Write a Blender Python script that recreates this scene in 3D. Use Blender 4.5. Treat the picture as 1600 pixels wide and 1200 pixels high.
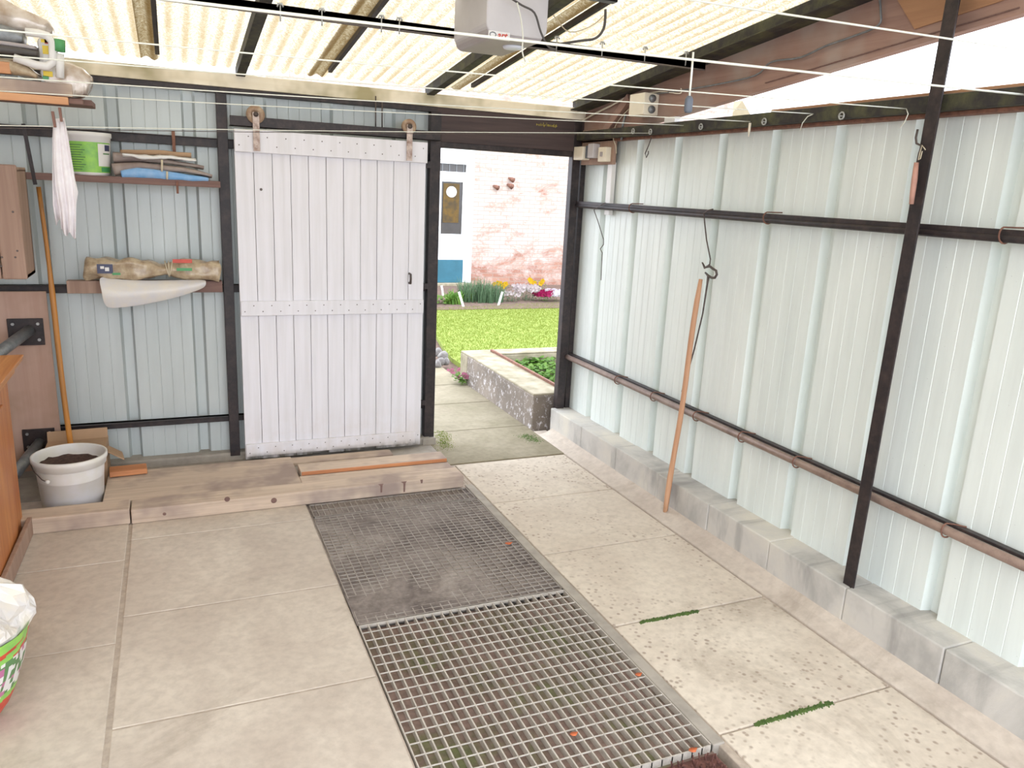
import bpy, math, random
from mathutils import Vector, Matrix, noise
random.seed(7)
for o in list(bpy.data.objects): bpy.data.objects.remove(o)
SC = bpy.context.scene
COL = SC.collection
# ---------------------------------------------------------------- camera
EYE = Vector((0, 0, 1.72)); FPX = 1209.8
YAW, PIT, ROL = 0.41712858, 0.24385029, 0.04955117
_f = Vector((math.sin(YAW)*math.cos(PIT), math.cos(YAW)*math.cos(PIT), -math.sin(PIT)))
_r = Vector((math.cos(YAW), -math.sin(YAW), 0)); _u = _r.cross(_f)
CR = math.cos(ROL)*_r + math.sin(ROL)*_u; CU = -math.sin(ROL)*_r + math.cos(ROL)*_u; CF = _f
cd = bpy.data.cameras.new('camera'); cam = bpy.data.objects.new('camera', cd); COL.objects.link(cam)
cd.sensor_width = 36; cd.lens = FPX/1600*36; cd.clip_start = .05; cd.clip_end = 300
cam.matrix_world = Matrix(((CR.x, CU.x, -CF.x, EYE.x), (CR.y, CU.y, -CF.y, EYE.y), (CR.z, CU.z, -CF.z, EYE.z), (0, 0, 0, 1)))
SC.camera = cam
# ---------------------------------------------------------------- light: an overcast white sky
W = bpy.data.worlds.new('world'); SC.world = W; W.use_nodes = True
bg = W.node_tree.nodes['Background']; bg.inputs[0].default_value = (.90, .96, 1.06, 1); bg.inputs[1].default_value = 1.15
sd = bpy.data.lights.new('veiled_sun', 'SUN'); sd.energy = .25; sd.angle = math.radians(40); sd.color = (1, .98, .94)
so = bpy.data.objects.new('veiled_sun', sd); COL.objects.link(so); so.rotation_euler = (math.radians(38), math.radians(-14), 0); so.location = (0, -5, 8)
SC.view_settings.view_transform = 'Standard'; SC.view_settings.look = 'None'
SC.view_settings.gamma = 1; SC.view_settings.exposure = 1.98; SC.view_settings.use_curve_mapping = False

def at(u, v, ax, val):          # where the sight line of a measured point meets the plane axis=val
    d = CR*((u-800)/FPX) + CU*(-(v-600)/FPX) + CF
    return EYE + d*((val-EYE[ax])/d[ax])
# ---------------------------------------------------------------- materials
def lin(c): return tuple(((x/255)/12.92 if x/255 <= .04045 else ((x/255+.055)/1.055)**2.4) for x in c)
class N:
    def __init__(s, name):
        s.m = bpy.data.materials.new(name); s.m.use_nodes = True; s.t = s.m.node_tree; s.n = s.t.nodes; s.l = s.t.links
        s.b = s.n['Principled BSDF']; s.tc = s.n.new('ShaderNodeTexCoord')
    def mapv(s, scale=(1, 1, 1), rot=(0, 0, 0)):
        k = s.n.new('ShaderNodeMapping'); k.inputs['Scale'].default_value = scale; k.inputs['Rotation'].default_value = rot
        s.l.new(s.tc.outputs['Object'], k.inputs[0]); return k.outputs[0]
    def noise(s, v, sc, det=4, rough=.6, dist=0):
        k = s.n.new('ShaderNodeTexNoise'); k.inputs['Scale'].default_value = sc; k.inputs['Detail'].default_value = det
        k.inputs['Roughness'].default_value = rough; k.inputs['Distortion'].default_value = dist
        s.l.new(v, k.inputs['Vector']); return k.outputs['Fac']
    def vor(s, v, sc):
        k = s.n.new('ShaderNodeTexVoronoi'); k.inputs['Scale'].default_value = sc; s.l.new(v, k.inputs['Vector']); return k.outputs['Distance']
    def ramp(s, f, stops):
        k = s.n.new('ShaderNodeValToRGB'); e = k.color_ramp.elements
        while len(e) < len(stops): e.new(.5)
        for q, (p, c) in zip(e, stops):
            q.position = p; q.color = (*c[:3], 1) if len(c) >= 3 else (c[0],)*3+(1,)
        s.l.new(f, k.inputs[0]); return k.outputs[0]
    def mix(s, f, a, b, mode='MIX'):
        k = s.n.new('ShaderNodeMix'); k.data_type = 'RGBA'; k.blend_type = mode
        for sock, x in ((k.inputs[0], f), (k.inputs[6], a), (k.inputs[7], b)):
            if hasattr(x, 'links'): s.l.new(x, sock)
            elif isinstance(x, (int, float)): sock.default_value = x
            else: sock.default_value = (*x, 1)
        return k.outputs[2]
    def bump(s, h, st=.3, d=.01):
        k = s.n.new('ShaderNodeBump'); k.inputs['Strength'].default_value = st; k.inputs['Distance'].default_value = d
        s.l.new(h, k.inputs['Height']); s.l.new(k.outputs[0], s.b.inputs['Normal'])
    def set(s, col, rough=.7, metal=0, spec=None):
        i = s.b.inputs['Base Color']
        if hasattr(col, 'links'): s.l.new(col, i)
        else: i.default_value = (*col, 1)
        s.b.inputs['Roughness'].default_value = rough; s.b.inputs['Metallic'].default_value = metal
        if spec is not None: s.b.inputs['Specular IOR Level'].default_value = spec
        return s.m
def plain(name, c, rough=.6, metal=0, var=.12, sc=12, c2=None, bump=.1):
    n = N(name); c = lin(c); v = n.mapv(); f = n.noise(v, sc)
    d = lin(c2) if c2 else tuple(x*(1-var*2) for x in c)
    m = n.set(n.ramp(f, [(.35, d), (.62, c)]), rough, metal)
    if bump: n.bump(f, bump, .004)
    return m
def wood(name, c, c2, axis=0, rough=.7, fine=1.0, dirt=None):
    n = N(name); s = [38*fine]*3; s[axis] = 1.6*fine
    f = n.noise(n.mapv(tuple(s)), 1.0, 5, .65, .6); g = n.noise(n.mapv((2.2, 2.2, 2.2)), 1.6, 3)
    col = n.ramp(f, [(.3, lin(c2)), (.68, lin(c))])
    if dirt: col = n.mix(n.ramp(g, [(.45, (0,)), (.68, (.85,))]), col, lin(dirt))
    m = n.set(col, rough); n.bump(f, .25, .004); return m
def steel(name, c, c2, rough=.5, metal=.3, sc=20):
    n = N(name); v = n.mapv(); f = n.noise(v, sc, 6, .7)
    m = n.set(n.ramp(f, [(.42, lin(c)), (.72, lin(c2))]), rough, metal); n.bump(f, .12, .003); return m
M = {}
M['black'] = steel('black_painted_steel', (37, 31, 33), (66, 53, 51), .5, .1)
M['blackgreen'] = steel('mossy_black_steel', (44, 40, 40), (86, 86, 56), .7, .05, 9)
M['rustrail'] = steel('rusty_brown_pipe', (148, 126, 114), (110, 88, 80), .4, .2, 14)
M['rust'] = steel('rusty_iron', (112, 78, 66), (150, 104, 82), .75, .2, 30)
M['strap'] = steel('flaking_white_strap', (206, 190, 182), (130, 98, 84), .6, .05, 26)
M['wheelm'] = steel('pale_brown_roller', (150, 122, 100), (196, 178, 150), .5, .1, 12)
M['iron'] = steel('dull_iron_wire', (84, 76, 74), (110, 98, 92), .5, .6, 40)
M['greymetal'] = steel('grey_metal', (120, 124, 128), (150, 152, 154), .4, .5)
M['galv'] = steel('galvanised', (190, 192, 190), (150, 150, 150), .4, .6, 30)
M['grate'] = steel('galvanised_grate', (188, 180, 170), (160, 152, 142), .6, 0, 30)
M['grate_dirty'] = steel('dusty_grate', (156, 148, 140), (128, 118, 110), .8, 0, 14)
def sheetmat(name, a, b, metal=.12):
    n = N(name); f = n.noise(n.mapv((1, 1, .35)), 3.0, 4); g = n.noise(n.mapv((14, 14, 1.2)), 1.0, 5); h = n.vor(n.mapv(), 30)
    col = n.mix(n.ramp(f, [(.35, (0,)), (.7, (1,))]), lin(a), lin(b)); col = n.mix(n.ramp(g, [(.35, (.14,)), (.6, (0,))]), col, lin((150, 152, 148)))
    col = n.mix(n.ramp(h, [(.03, (.35,)), (.06, (0,))]), col, lin((120, 120, 118)))
    n.set(col, .42, metal, .4); return n.m
M['sheet_back'] = sheetmat('zinc_blue_sheet', (196, 202, 201), (184, 191, 190))
M['sheet_right'] = sheetmat('pale_green_sheet', (230, 236, 232), (222, 230, 226))
M['cement'] = plain('cement', (168, 160, 150), .9, 0, .12, 9)
def slab(name, c, c2, pits):
    n = N(name); v = n.mapv(); a = n.noise(v, 2.2, 5, .65, .5); b = n.noise(v, 26, 4)
    col = n.ramp(a, [(.32, lin(c2)), (.66, lin(c))]); col = n.mix(n.ramp(b, [(.35, (.3,)), (.6, (0,))]), col, tuple(x*.68 for x in lin(c2)))
    st = n.noise(v, 1.1, 6, .7, 1.2); col = n.mix(n.ramp(st, [(.56, (0,)), (.72, (.5,))]), col, lin((138, 124, 108)))
    if pits:
        d = n.vor(n.mapv((1, 1, 1)), 34); msk = n.noise(v, 3, 3)
        p = n.mix(1.0, n.ramp(d, [(.16, (1,)), (.34, (0,))]), n.ramp(msk, [(.40, (.15,)), (.55, (1,))]), 'MULTIPLY')
        col = n.mix(n.mix(1.0, p, (.62, .62, .62), 'MULTIPLY'), col, lin((130, 110, 96)))
    m = n.set(col, .88, 0, .25); n.bump(b, .35, .004); return m
M['slab_l'] = slab('smooth_concrete_slab', (208, 197, 184), (184, 171, 159), False)
M['slab_r'] = slab('pitted_concrete_slab', (216, 205, 190), (198, 185, 170), True)
M['slab_o'] = slab('mossy_path_slab', (154, 144, 124), (130, 122, 100), False)
M['joint'] = plain('joint_dirt', (182, 168, 154), .95, 0, .12, 30)
def kerbm():
    n = N('concrete_block_kerb'); v = n.mapv((1, 1, .8)); a = n.noise(v, 2.6, 5, .6, .4); b = n.noise(n.mapv((1, 9, 2)), 1, 4)
    col = n.ramp(a, [(.36, lin((166, 163, 158))), (.5, lin((194, 190, 184))), (.66, lin((208, 202, 190)))])
    col = n.mix(n.ramp(b, [(.55, (0,)), (.7, (.5,))]), col, lin((132, 130, 127)))
    s = n.n.new('ShaderNodeSeparateXYZ'); n.l.new(n.tc.outputs['Object'], s.inputs[0])
    z = n.ramp(s.outputs[2], [(.0, (.75,)), (.09, (0,))]); col = n.mix(z, col, lin((206, 190, 160)))
    fine = n.noise(n.mapv(), 60, 3); n.set(col, .92, 0, .2); n.bump(fine, .4, .004); return n.m
M['kerb'] = kerbm()
M['wallplain'] = plain('pale_render', (232, 232, 232), .9, 0, .05, 4)
M['timber_grey'] = wood('grey_weathered_timber', (212, 192, 172), (182, 162, 144), 0, .85, 1, (150, 132, 124))
M['timber_top'] = wood('pale_timber', (224, 200, 168), (196, 168, 138), 0, .8)
M['timber_orange'] = wood('orange_timber', (206, 140, 92), (170, 108, 70), 0, .6)
M['fascia'] = wood('brown_fascia', (166, 134, 120), (138, 108, 98), 1, .8, .6, (164, 146, 136))
M['fascia_new'] = wood('tan_board', (180, 136, 100), (158, 116, 86), 1, .7, .6)
M['cab'] = wood('varnished_pine', (204, 136, 74), (170, 98, 50), 2, .4, .7, (178, 104, 62))
M['cab_y'] = wood('pine_moulding', (206, 144, 86), (174, 110, 62), 1, .45, .7)
M['box'] = wood('brown_old_board', (172, 144, 126), (142, 114, 100), 2, .75, .6)
M['ply'] = wood('plywood_pink_brown', (196, 164, 148), (180, 146, 130), 2, .8, .25, (170, 140, 120))
M['lath'] = wood('pine_lath', (214, 160, 116), (190, 130, 90), 0, .6)
M['shelfw'] = wood('dark_shelf_wood', (132, 104, 96), (104, 78, 72), 0, .8)
M['stick'] = wood('worn_ash_stick', (204, 160, 126), (178, 130, 98), 2, .5, .8)
M['broom'] = wood('orange_brown_handle', (208, 138, 56), (152, 108, 64), 2, .5, .5)
M['cream'] = wood('cream_painted_plate', (242, 234, 216), (230, 218, 194), 0, .7, .5, (150, 140, 96))
M['lintel'] = wood('dark_lintel_board', (78, 62, 60), (54, 44, 46), 0, .7, .7)
def doorm():
    n = N('white_painted_boards'); v = n.mapv((26, 26, 1.4)); f = n.noise(v, 1, 5); g = n.noise(n.mapv(), 3.5, 5, .7)
    col = n.ramp(f, [(.3, lin((220, 218, 222))), (.6, lin((230, 228, 234)))])
    s = n.n.new('ShaderNodeSeparateXYZ'); n.l.new(n.tc.outputs['Object'], s.inputs[0])
    z = n.ramp(s.outputs[2], [(.02, (1,)), (.34, (0,))]); st = n.mix(1.0, z, n.ramp(g, [(.4, (0,)), (.62, (.45,))]), 'MULTIPLY')
    col = n.mix(st, col, lin((204, 186, 170)))
    z2 = n.ramp(s.outputs[2], [(.02, (1,)), (.07, (0,))]); st2 = n.mix(1.0, z2, n.ramp(n.noise(n.mapv((14, 14, 3)), 1, 4), [(.36, (.2,)), (.56, (1,))]), 'MULTIPLY')
    col = n.mix(st2, col, lin((104, 100, 86))); n.set(col, .6, 0, .3); n.bump(f, .12, .003); return n.m
M['door'] = doorm()
RXO = .645
def roofm():
    n = N('translucent_grp_sheet'); v = n.mapv(); a = n.noise(v, 2.0, 4, .6); sp = n.noise(v, 85, 5, .8)
    col = n.ramp(a, [(.3, (.50, .45, .35)), (.7, (.56, .53, .45))])
    s = n.n.new('ShaderNodeSeparateXYZ'); n.l.new(n.tc.outputs['Object'], s.inputs[0])
    def mth(op, x, y=None):
        k = n.n.new('ShaderNodeMath'); k.operation = op
        for i, q in enumerate((x, y)):
            if q is None: continue
            if hasattr(q, 'links'): n.l.new(q, k.inputs[i])
            else: k.inputs[i].default_value = q
        return k.outputs[0]
    wv = mth('SINE', mth('MULTIPLY', mth('ADD', s.outputs[0], RXO), 2*math.pi/.0762))   # valley stripes: dirt plus the corrugation's sunlit/shaded contrast, painted into the colour
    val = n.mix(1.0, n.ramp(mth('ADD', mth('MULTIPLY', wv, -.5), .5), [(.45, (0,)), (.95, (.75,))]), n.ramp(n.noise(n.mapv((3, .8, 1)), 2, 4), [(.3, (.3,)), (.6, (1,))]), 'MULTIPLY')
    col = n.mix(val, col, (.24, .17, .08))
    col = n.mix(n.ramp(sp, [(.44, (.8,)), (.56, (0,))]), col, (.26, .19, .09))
    t = n.n.new('ShaderNodeBsdfTranslucent'); d = n.n.new('ShaderNodeBsdfDiffuse'); x = n.n.new('ShaderNodeMixShader'); x.inputs[0].default_value = .2
    n.l.new(col, t.inputs[0]); n.l.new(col, d.inputs[0]); n.l.new(t.outputs[0], x.inputs[1]); n.l.new(d.outputs[0], x.inputs[2])
    n.l.new(x.outputs[0], n.n['Material Output'].inputs[0]); return n.m
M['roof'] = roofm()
M['white_plastic'] = plain('white_plastic', (226, 224, 222), .35, 0, .03, 8, None, 0)
M['bucket_white'] = plain('scuffed_white_bucket', (232, 230, 232), .5, 0, .05, 5, (222, 218, 208), .05)
M['soil'] = plain('dark_soil', (86, 64, 56), 1, 0, .3, 60, (58, 42, 38), .8)
M['cloth'] = plain('white_cloth', (238, 234, 236), .9, 0, .03, 10, (224, 216, 220), .1)
M['peg'] = wood('wooden_peg', (140, 104, 92), (112, 80, 72), 2, .8)
M['lime'] = plain('lime_green_print', (150, 206, 84), .4, 0, .08, 20, (126, 184, 92), 0)
M['dkgreen'] = plain('dark_green_print', (74, 150, 92), .4, 0, .05, 20, None, 0)
M['textgreen'] = plain('small_print', (92, 134, 84), .5, 0, .05, 20, None, 0)
M['navy'] = plain('navy_print', (58, 62, 92), .4, 0, .05, 20, None, 0)
M['red'] = plain('red_print', (206, 76, 56), .4, 0, .05, 20, (184, 62, 44), 0)
M['yellow'] = plain('yellow_print', (238, 208, 50), .4, 0, .05, 20, None, 0)
M['oldyellow'] = plain('worn_yellow_paint', (150, 136, 60), .8, 0, .3, 60, (96, 84, 56), 0)
M['beamgrey'] = steel('dark_grey_steel', (92, 82, 80), (112, 104, 92), .6, .1)
M['pinkp'] = plain('pink_print', (186, 110, 150), .4, 0, .05, 20, None, 0)
M['blue'] = plain('blue_plastic', (110, 160, 208), .35, 0, .1, 18, (140, 176, 214), .2)
M['sack'] = plain('grey_brown_sack', (152, 138, 130), .5, 0, .12, 9, (124, 108, 104), .2)
M['card'] = plain('brown_card', (178, 146, 116), .85, 0, .06, 6, None, .05)
M['kraft'] = plain('glossy_brown_plastic_sheet', (190, 172, 144), .22, 0, .12, 20, (152, 130, 106), .9)
M['poly'] = plain('white_polythene', (214, 206, 194), .3, 0, .05, 9, (202, 200, 204), .3)
M['silver'] = plain('clear_silver_bag', (206, 196, 188), .2, .2, .1, 12, (170, 150, 132), .5)
M['twine'] = plain('twine', (206, 194, 170), .9, 0, .05, 30, None, 0)
M['line'] = plain('clothes_line', (226, 226, 214), .5, 0, .03, 30, None, 0)
M['cord'] = plain('dark_cable', (78, 74, 72), .5, 0, .05, 30, None, 0)
M['opener'] = plain('grey_plastic_housing', (198, 194, 196), .45, 0, .04, 6, None, 0)
M['openerb'] = plain('grey_plastic_base', (168, 160, 160), .5, 0, .04, 6, None, 0)
M['lens'] = plain('frosted_lens', (222, 228, 240), .3, 0, .02, 6, None, 0)
M['toggle'] = plain('dark_grey_plastic', (92, 98, 108), .5, 0, .05, 6, None, 0)
M['creambox'] = plain('cream_plastic', (234, 225, 206), .5, 0, .04, 6, None, 0)
M['pinkhandle'] = plain('faded_pink_handle', (186, 140, 124), .7, 0, .08, 20, None, .1)
M['redbrown'] = plain('red_brown_bristle', (112, 74, 66), 1, 0, .3, 50, (78, 50, 46), .8)
M['leaf'] = plain('orange_leaf', (196, 102, 58), .7, 0, .15, 40, None, 0)
M['moss'] = plain('green_moss', (112, 118, 44), 1, 0, .3, 30, (84, 98, 36), .6)
M['moss_dark'] = plain('dark_green_moss', (92, 116, 56), 1, 0, .3, 40, (70, 92, 48), .6)
M['lightsoil'] = plain('garden_soil', (112, 92, 80), 1, 0, .3, 24, (84, 66, 58), .6)
M['stone'] = plain('grey_flint', (138, 134, 130), .8, 0, .2, 20, (104, 98, 96), .4)
M['upvc'] = plain('white_frame', (236, 238, 240), .4, 0, .01, 6, None, 0)
M['teal'] = plain('teal_panel', (44, 98, 116), .5, 0, .05, 6, (40, 92, 108), 0)
M['curtain'] = plain('ochre_curtain', (98, 74, 26), .8, 0, .2, 10, (66, 54, 34), 0)
M['glassdark'] = plain('dark_pane', (64, 60, 58), .15, 0, .1, 6, None, 0)
M['tan'] = plain('tan_render', (146, 134, 108), .9, 0, .04, 6, None, 0)
def pitm(name, a, b, c, sc):
    n = N(name); v = n.mapv(); f = n.noise(v, sc, 5, .65, .5); g = n.noise(v, 45, 4)
    col = n.ramp(f, [(.34, lin(a)), (.5, lin(b)), (.66, lin(c))]); col = n.mix(n.ramp(g, [(.35, (.35,)), (.6, (0,))]), col, lin((70, 58, 54)))
    n.set(col, .85); n.bump(g, .5, .005); return n.m
M['pit_near'] = pitm('mossy_pit_soil', (112, 118, 78), (132, 112, 102), (146, 122, 114), 4)
M['pit_far'] = pitm('dusty_silt', (84, 74, 71), (132, 122, 116), (160, 150, 142), 2.2)
def brick():
    n = N('flaking_whitewashed_brick'); s = n.n.new('ShaderNodeSeparateXYZ'); n.l.new(n.tc.outputs['Object'], s.inputs[0])
    c = n.n.new('ShaderNodeCombineXYZ'); n.l.new(s.outputs[0], c.inputs[0]); n.l.new(s.outputs[2], c.inputs[1])
    k = n.n.new('ShaderNodeTexBrick'); n.l.new(c.outputs[0], k.inputs['Vector'])
    k.inputs['Scale'].default_value = 1; k.inputs['Brick Width'].default_value = .225; k.inputs['Row Height'].default_value = .075; k.inputs['Mortar Size'].default_value = .006
    k.inputs['Color1'].default_value = (*lin((142, 92, 74)), 1); k.inputs['Color2'].default_value = (*lin((164, 122, 102)), 1); k.inputs['Mortar'].default_value = (*lin((150, 134, 122)), 1)
    v = n.mapv((1, 1, 1.8)); f = n.noise(v, 1.5, 9, .82, .4); h = n.ramp(s.outputs[2], [(.1, (.14,)), (1.0, (0,))]); g = n.mix(1.0, f, h, 'SUBTRACT')
    msk = n.ramp(g, [(.34, (.1,)), (.5, (1,))]); white = n.mix(k.outputs['Fac'], lin((194, 178, 170)), lin((168, 150, 140)))
    n.set(n.mix(msk, k.outputs['Color'], white), .9, 0, .2); return n.m
M['brick'] = brick()
def planterm():
    n = N('flaked_painted_concrete'); v = n.mapv((1, 1, .8)); f = n.noise(v, 24, 6, .8, .4); g = n.noise(v, 2.5, 3)
    col = n.ramp(g, [(.35, lin((112, 102, 93))), (.65, lin((142, 130, 118)))]); m = n.ramp(f, [(.55, (0,)), (.6, (1,))])
    n.set(n.mix(m, col, lin((196, 190, 190))), .9); n.bump(f, .4, .006); return n.m
M['planter'] = planterm()
M['planter_top'] = plain('pale_coping', (158, 148, 128), .9, 0, .1, 8, (126, 118, 94), .2)
def leafm(name, c, c2, tr=.35):
    n = N(name); v = n.mapv(); f = n.noise(v, 9, 3); col = n.ramp(f, [(.35, lin(c2)), (.65, lin(c))]); n.set(col, .6, 0, .2)
    t = n.n.new('ShaderNodeBsdfTranslucent'); n.l.new(col, t.inputs[0]); x = n.n.new('ShaderNodeMixShader'); x.inputs[0].default_value = tr
    n.l.new(n.b.outputs[0], x.inputs[1]); n.l.new(t.outputs[0], x.inputs[2]); n.l.new(x.outputs[0], n.n['Material Output'].inputs[0]); return n.m
M['grass'] = leafm('lawn_grass', (138, 149, 72), (126, 142, 60), .6); M['lawnbase'] = plain('lawn_turf', (134, 146, 68), 1, 0, .1, 10, (120, 136, 56), .2)
M['bluegreen'] = leafm('grey_green_blades', (98, 122, 92), (78, 104, 74)); M['leafy'] = leafm('bright_leaves', (108, 138, 62), (76, 116, 46))
M['fl_y'] = leafm('yellow_petals', (206, 170, 40), (190, 150, 28)); M['fl_w'] = leafm('white_petals', (214, 208, 214), (194, 186, 192))
M['fl_p'] = leafm('pink_petals', (196, 132, 154), (176, 108, 134)); M['fl_m'] = leafm('magenta_petals', (160, 40, 90), (140, 26, 74)); M['fl_h'] = leafm('pale_heather', (196, 184, 184), (172, 160, 160))
# ---------------------------------------------------------------- mesh builder
class MB:
    def __init__(s): s.v = []; s.f = []; s.k = []
    def add(s, vs, fs, k=0):
        b = len(s.v); s.v += [Vector(x) for x in vs]; s.f += [tuple(b+i for i in q) for q in fs]; s.k += [k]*len(fs); return s
    def box(s, a, b, k=0, rot=None):
        x0, y0, z0 = a; x1, y1, z1 = b
        vs = [Vector(p) for p in ((x0,y0,z0),(x1,y0,z0),(x1,y1,z0),(x0,y1,z0),(x0,y0,z1),(x1,y0,z1),(x1,y1,z1),(x0,y1,z1))]
        if rot:
            c = sum(vs, Vector())/8; vs = [c+rot@(p-c) for p in vs]
        return s.add(vs, [(3,2,1,0),(4,5,6,7),(0,1,5,4),(1,2,6,5),(2,3,7,6),(3,0,4,7)], k)
    def bar(s, p, q, w, h, up=(0,0,1), k=0):      # square bar between two points
        p, q = Vector(p), Vector(q); d = (q-p).normalized(); sx = d.cross(Vector(up)).normalized(); sy = sx.cross(d)
        vs = []
        for c in (p, q): vs += [c-sx*w/2-sy*h/2, c+sx*w/2-sy*h/2, c+sx*w/2+sy*h/2, c-sx*w/2+sy*h/2]
        return s.add(vs, [(0,1,2,3),(7,6,5,4),(0,4,5,1),(1,5,6,2),(2,6,7,3),(3,7,4,0)], k)
    def tube(s, pts, r, n=8, k=0, caps=True):
        pts = [Vector(p) for p in pts]; rs = r if isinstance(r, (list, tuple)) else [r]*len(pts)
        t0 = (pts[1]-pts[0]).normalized(); ref = Vector((0,0,1)) if abs(t0.z) < .9 else Vector((1,0,0)); a = t0.cross(ref).normalized()
        rings = []; b0 = len(s.v)
        for i, p in enumerate(pts):
            t = (pts[min(i+1, len(pts)-1)]-pts[max(i-1, 0)]).normalized(); a = (a-t*a.dot(t)).normalized(); b = t.cross(a)
            for j in range(n):
                q = 2*math.pi*j/n; s.v.append(p+(a*math.cos(q)+b*math.sin(q))*rs[i])
        for i in range(len(pts)-1):
            for j in range(n):
                s.f.append((b0+i*n+j, b0+i*n+(j+1)%n, b0+(i+1)*n+(j+1)%n, b0+(i+1)*n+j)); s.k.append(k)
        if caps:
            s.f.append(tuple(b0+j for j in reversed(range(n)))); s.f.append(tuple(b0+(len(pts)-1)*n+j for j in range(n))); s.k += [k, k]
        return s
    def lathe(s, c, prof, n=32, k=0, closed=False, axis='z'):
        b0 = len(s.v); c = Vector(c)
        for r, h in prof:
            for j in range(n):
                q = 2*math.pi*j/n; x, y = r*math.cos(q), r*math.sin(q)
                s.v.append(c+(Vector((x, y, h)) if axis == 'z' else Vector((x, h, y)) if axis == 'y' else Vector((h, x, y))))
        m = len(prof)
        for i in range(m if closed else m-1):
            i2 = (i+1) % m
            for j in range(n):
                s.f.append((b0+i*n+j, b0+i*n+(j+1)%n, b0+i2*n+(j+1)%n, b0+i2*n+j)); s.k.append(k)
        if not closed:
            s.f.append(tuple(b0+j for j in reversed(range(n)))); s.f.append(tuple(b0+(m-1)*n+j for j in range(n))); s.k += [k, k]
        return s
    def loft(s, st, n=20, pw=.6, nz=0, ns=9, k=0, up=(0,0,1)):   # stations: (centre, half width, half height)
        b0 = len(s.v); cs = [Vector(q[0]) for q in st]
        for i, (c, hw, hh) in enumerate(st):
            t = (cs[min(i+1, len(cs)-1)]-cs[max(i-1, 0)]).normalized(); a = t.cross(Vector(up)).normalized(); b = a.cross(t)
            for j in range(n):
                q = 2*math.pi*j/n; x = math.copysign(abs(math.cos(q))**pw, math.cos(q)); y = math.copysign(abs(math.sin(q))**pw, math.sin(q))
                p = cs[i]+a*x*hw+b*y*hh
                if nz: p = p+Vector(noise.noise_vector(p*ns))*nz
                s.v.append(p)
        for i in range(len(st)-1):
            for j in range(n):
                s.f.append((b0+i*n+j, b0+(i+1)*n+j, b0+(i+1)*n+(j+1)%n, b0+i*n+(j+1)%n)); s.k.append(k)
        s.f.append(tuple(b0+j for j in range(n))); s.f.append(tuple(b0+(len(st)-1)*n+j for j in reversed(range(n)))); s.k += [k, k]
        return s
    def prism(s, poly, ax, a, b, k=0):            # polygon in the two other axes, extruded along ax
        n = len(poly); mk = lambda p, h: {0: (h, p[0], p[1]), 1: (p[0], h, p[1]), 2: (p[0], p[1], h)}[ax]
        return s.add([mk(p, a) for p in poly]+[mk(p, b) for p in poly], [tuple(range(n)), tuple(range(2*n-1, n-1, -1))]+[(i, i+n, (i+1)%n+n, (i+1)%n) for i in range(n)], k)
    def build(s, name, mats, parent=None, smooth=False, bevel=0, solid=0, origin=None):
        mats = mats if isinstance(mats, (list, tuple)) else [mats]
        if parent is not None: org = WORLD[parent.name]
        else:
            xs = [p.x for p in s.v]; ys = [p.y for p in s.v]; zs = [p.z for p in s.v]
            org = Vector(origin) if origin else Vector(((min(xs)+max(xs))/2, (min(ys)+max(ys))/2, min(zs)))
        me = bpy.data.meshes.new(name); me.from_pydata([tuple(p-org) for p in s.v], [], s.f)
        for m in mats: me.materials.append(M[m])
        me.polygons.foreach_set('material_index', s.k)
        if smooth: me.polygons.foreach_set('use_smooth', [True]*len(s.f))
        me.update(); o = bpy.data.objects.new(name, me); COL.objects.link(o)
        if parent is None: o.location = org
        else: o.parent = parent
        WORLD[o.name] = org
        if solid: q = o.modifiers.new('solid', 'SOLIDIFY'); q.thickness = solid; q.offset = 0
        if bevel: q = o.modifiers.new('bevel', 'BEVEL'); q.width = bevel; q.segments = 2; q.limit_method = 'ANGLE'; q.angle_limit = .6
        return o
WORLD = {}
def thing(name, label, cat, loc, group=None):
    o = bpy.data.objects.new(name, None); o.empty_display_size = .05; COL.objects.link(o); o.location = loc; WORLD[o.name] = Vector(loc)
    return T(o, label, cat, group)
def T(o, label, cat, group=None, kind=None):
    o['label'] = label; o['category'] = cat
    if group: o['group'] = group
    if kind: o['kind'] = kind
    return o
def S(o): o['kind'] = 'structure'; return o
def R3(x=0, y=0, z=0): return Matrix.Rotation(math.radians(z), 3, 'Z') @ Matrix.Rotation(math.radians(y), 3, 'Y') @ Matrix.Rotation(math.radians(x), 3, 'X')
BY = 4.95; RX = 2.64; LX = -1.5; FY = -.45
def zroof(y): return 2.335+.112*(4.92-y)
# ================================================================ SETTING
# ground outside and floor
S(MB().box((-30, 5.0, -.3), (30, 40, -.05)).build('ground', 'lightsoil')); S(MB().box((-30, -30, -.3), (30, 5.0, -.09)).build('ground', 'cement'))
fl = MB(); fl.box((LX, FY, -.12), (2.5, 5.0, -.055), 2)
fl.box((LX, FY, -.055), (.60, 4.92, -.0035), 2); fl.box((1.56, FY, -.055), (2.5, 4.98, -.008), 2); fl.box((.60, 4.06, -.055), (1.56, 4.98, -.008), 2); fl.box((.60, FY, -.055), (1.56, 1.45, -.008), 2)
def sl(x0, x1, y0, y1, k, g=.005):
    z = random.uniform(-.0015, .001); fl.box((x0+g, y0+g, -.05), (x1-g, y1-g, z), k)
ys = [FY, .32, 1.01, 1.735, 2.428, 3.105, 3.775, 4.43]
for a, b in zip(ys, ys[1:]): sl(1.585, 2.375, a, b, 1)
for a, b in zip([FY, .35, 1.05, 1.74, 2.42, 3.125, 3.855], [.35, 1.05, 1.74, 2.42, 3.125, 3.855, 4.5]): sl(-.262, .598, a, b, 0, .0035)
for a, b in zip([FY, .2, .9, 1.55, 2.24, 2.935, 3.64], [.2, .9, 1.55, 2.24, 2.935, 3.64, 4.5]): sl(-1.0, -.272, a, b, 0, .0035)
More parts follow.
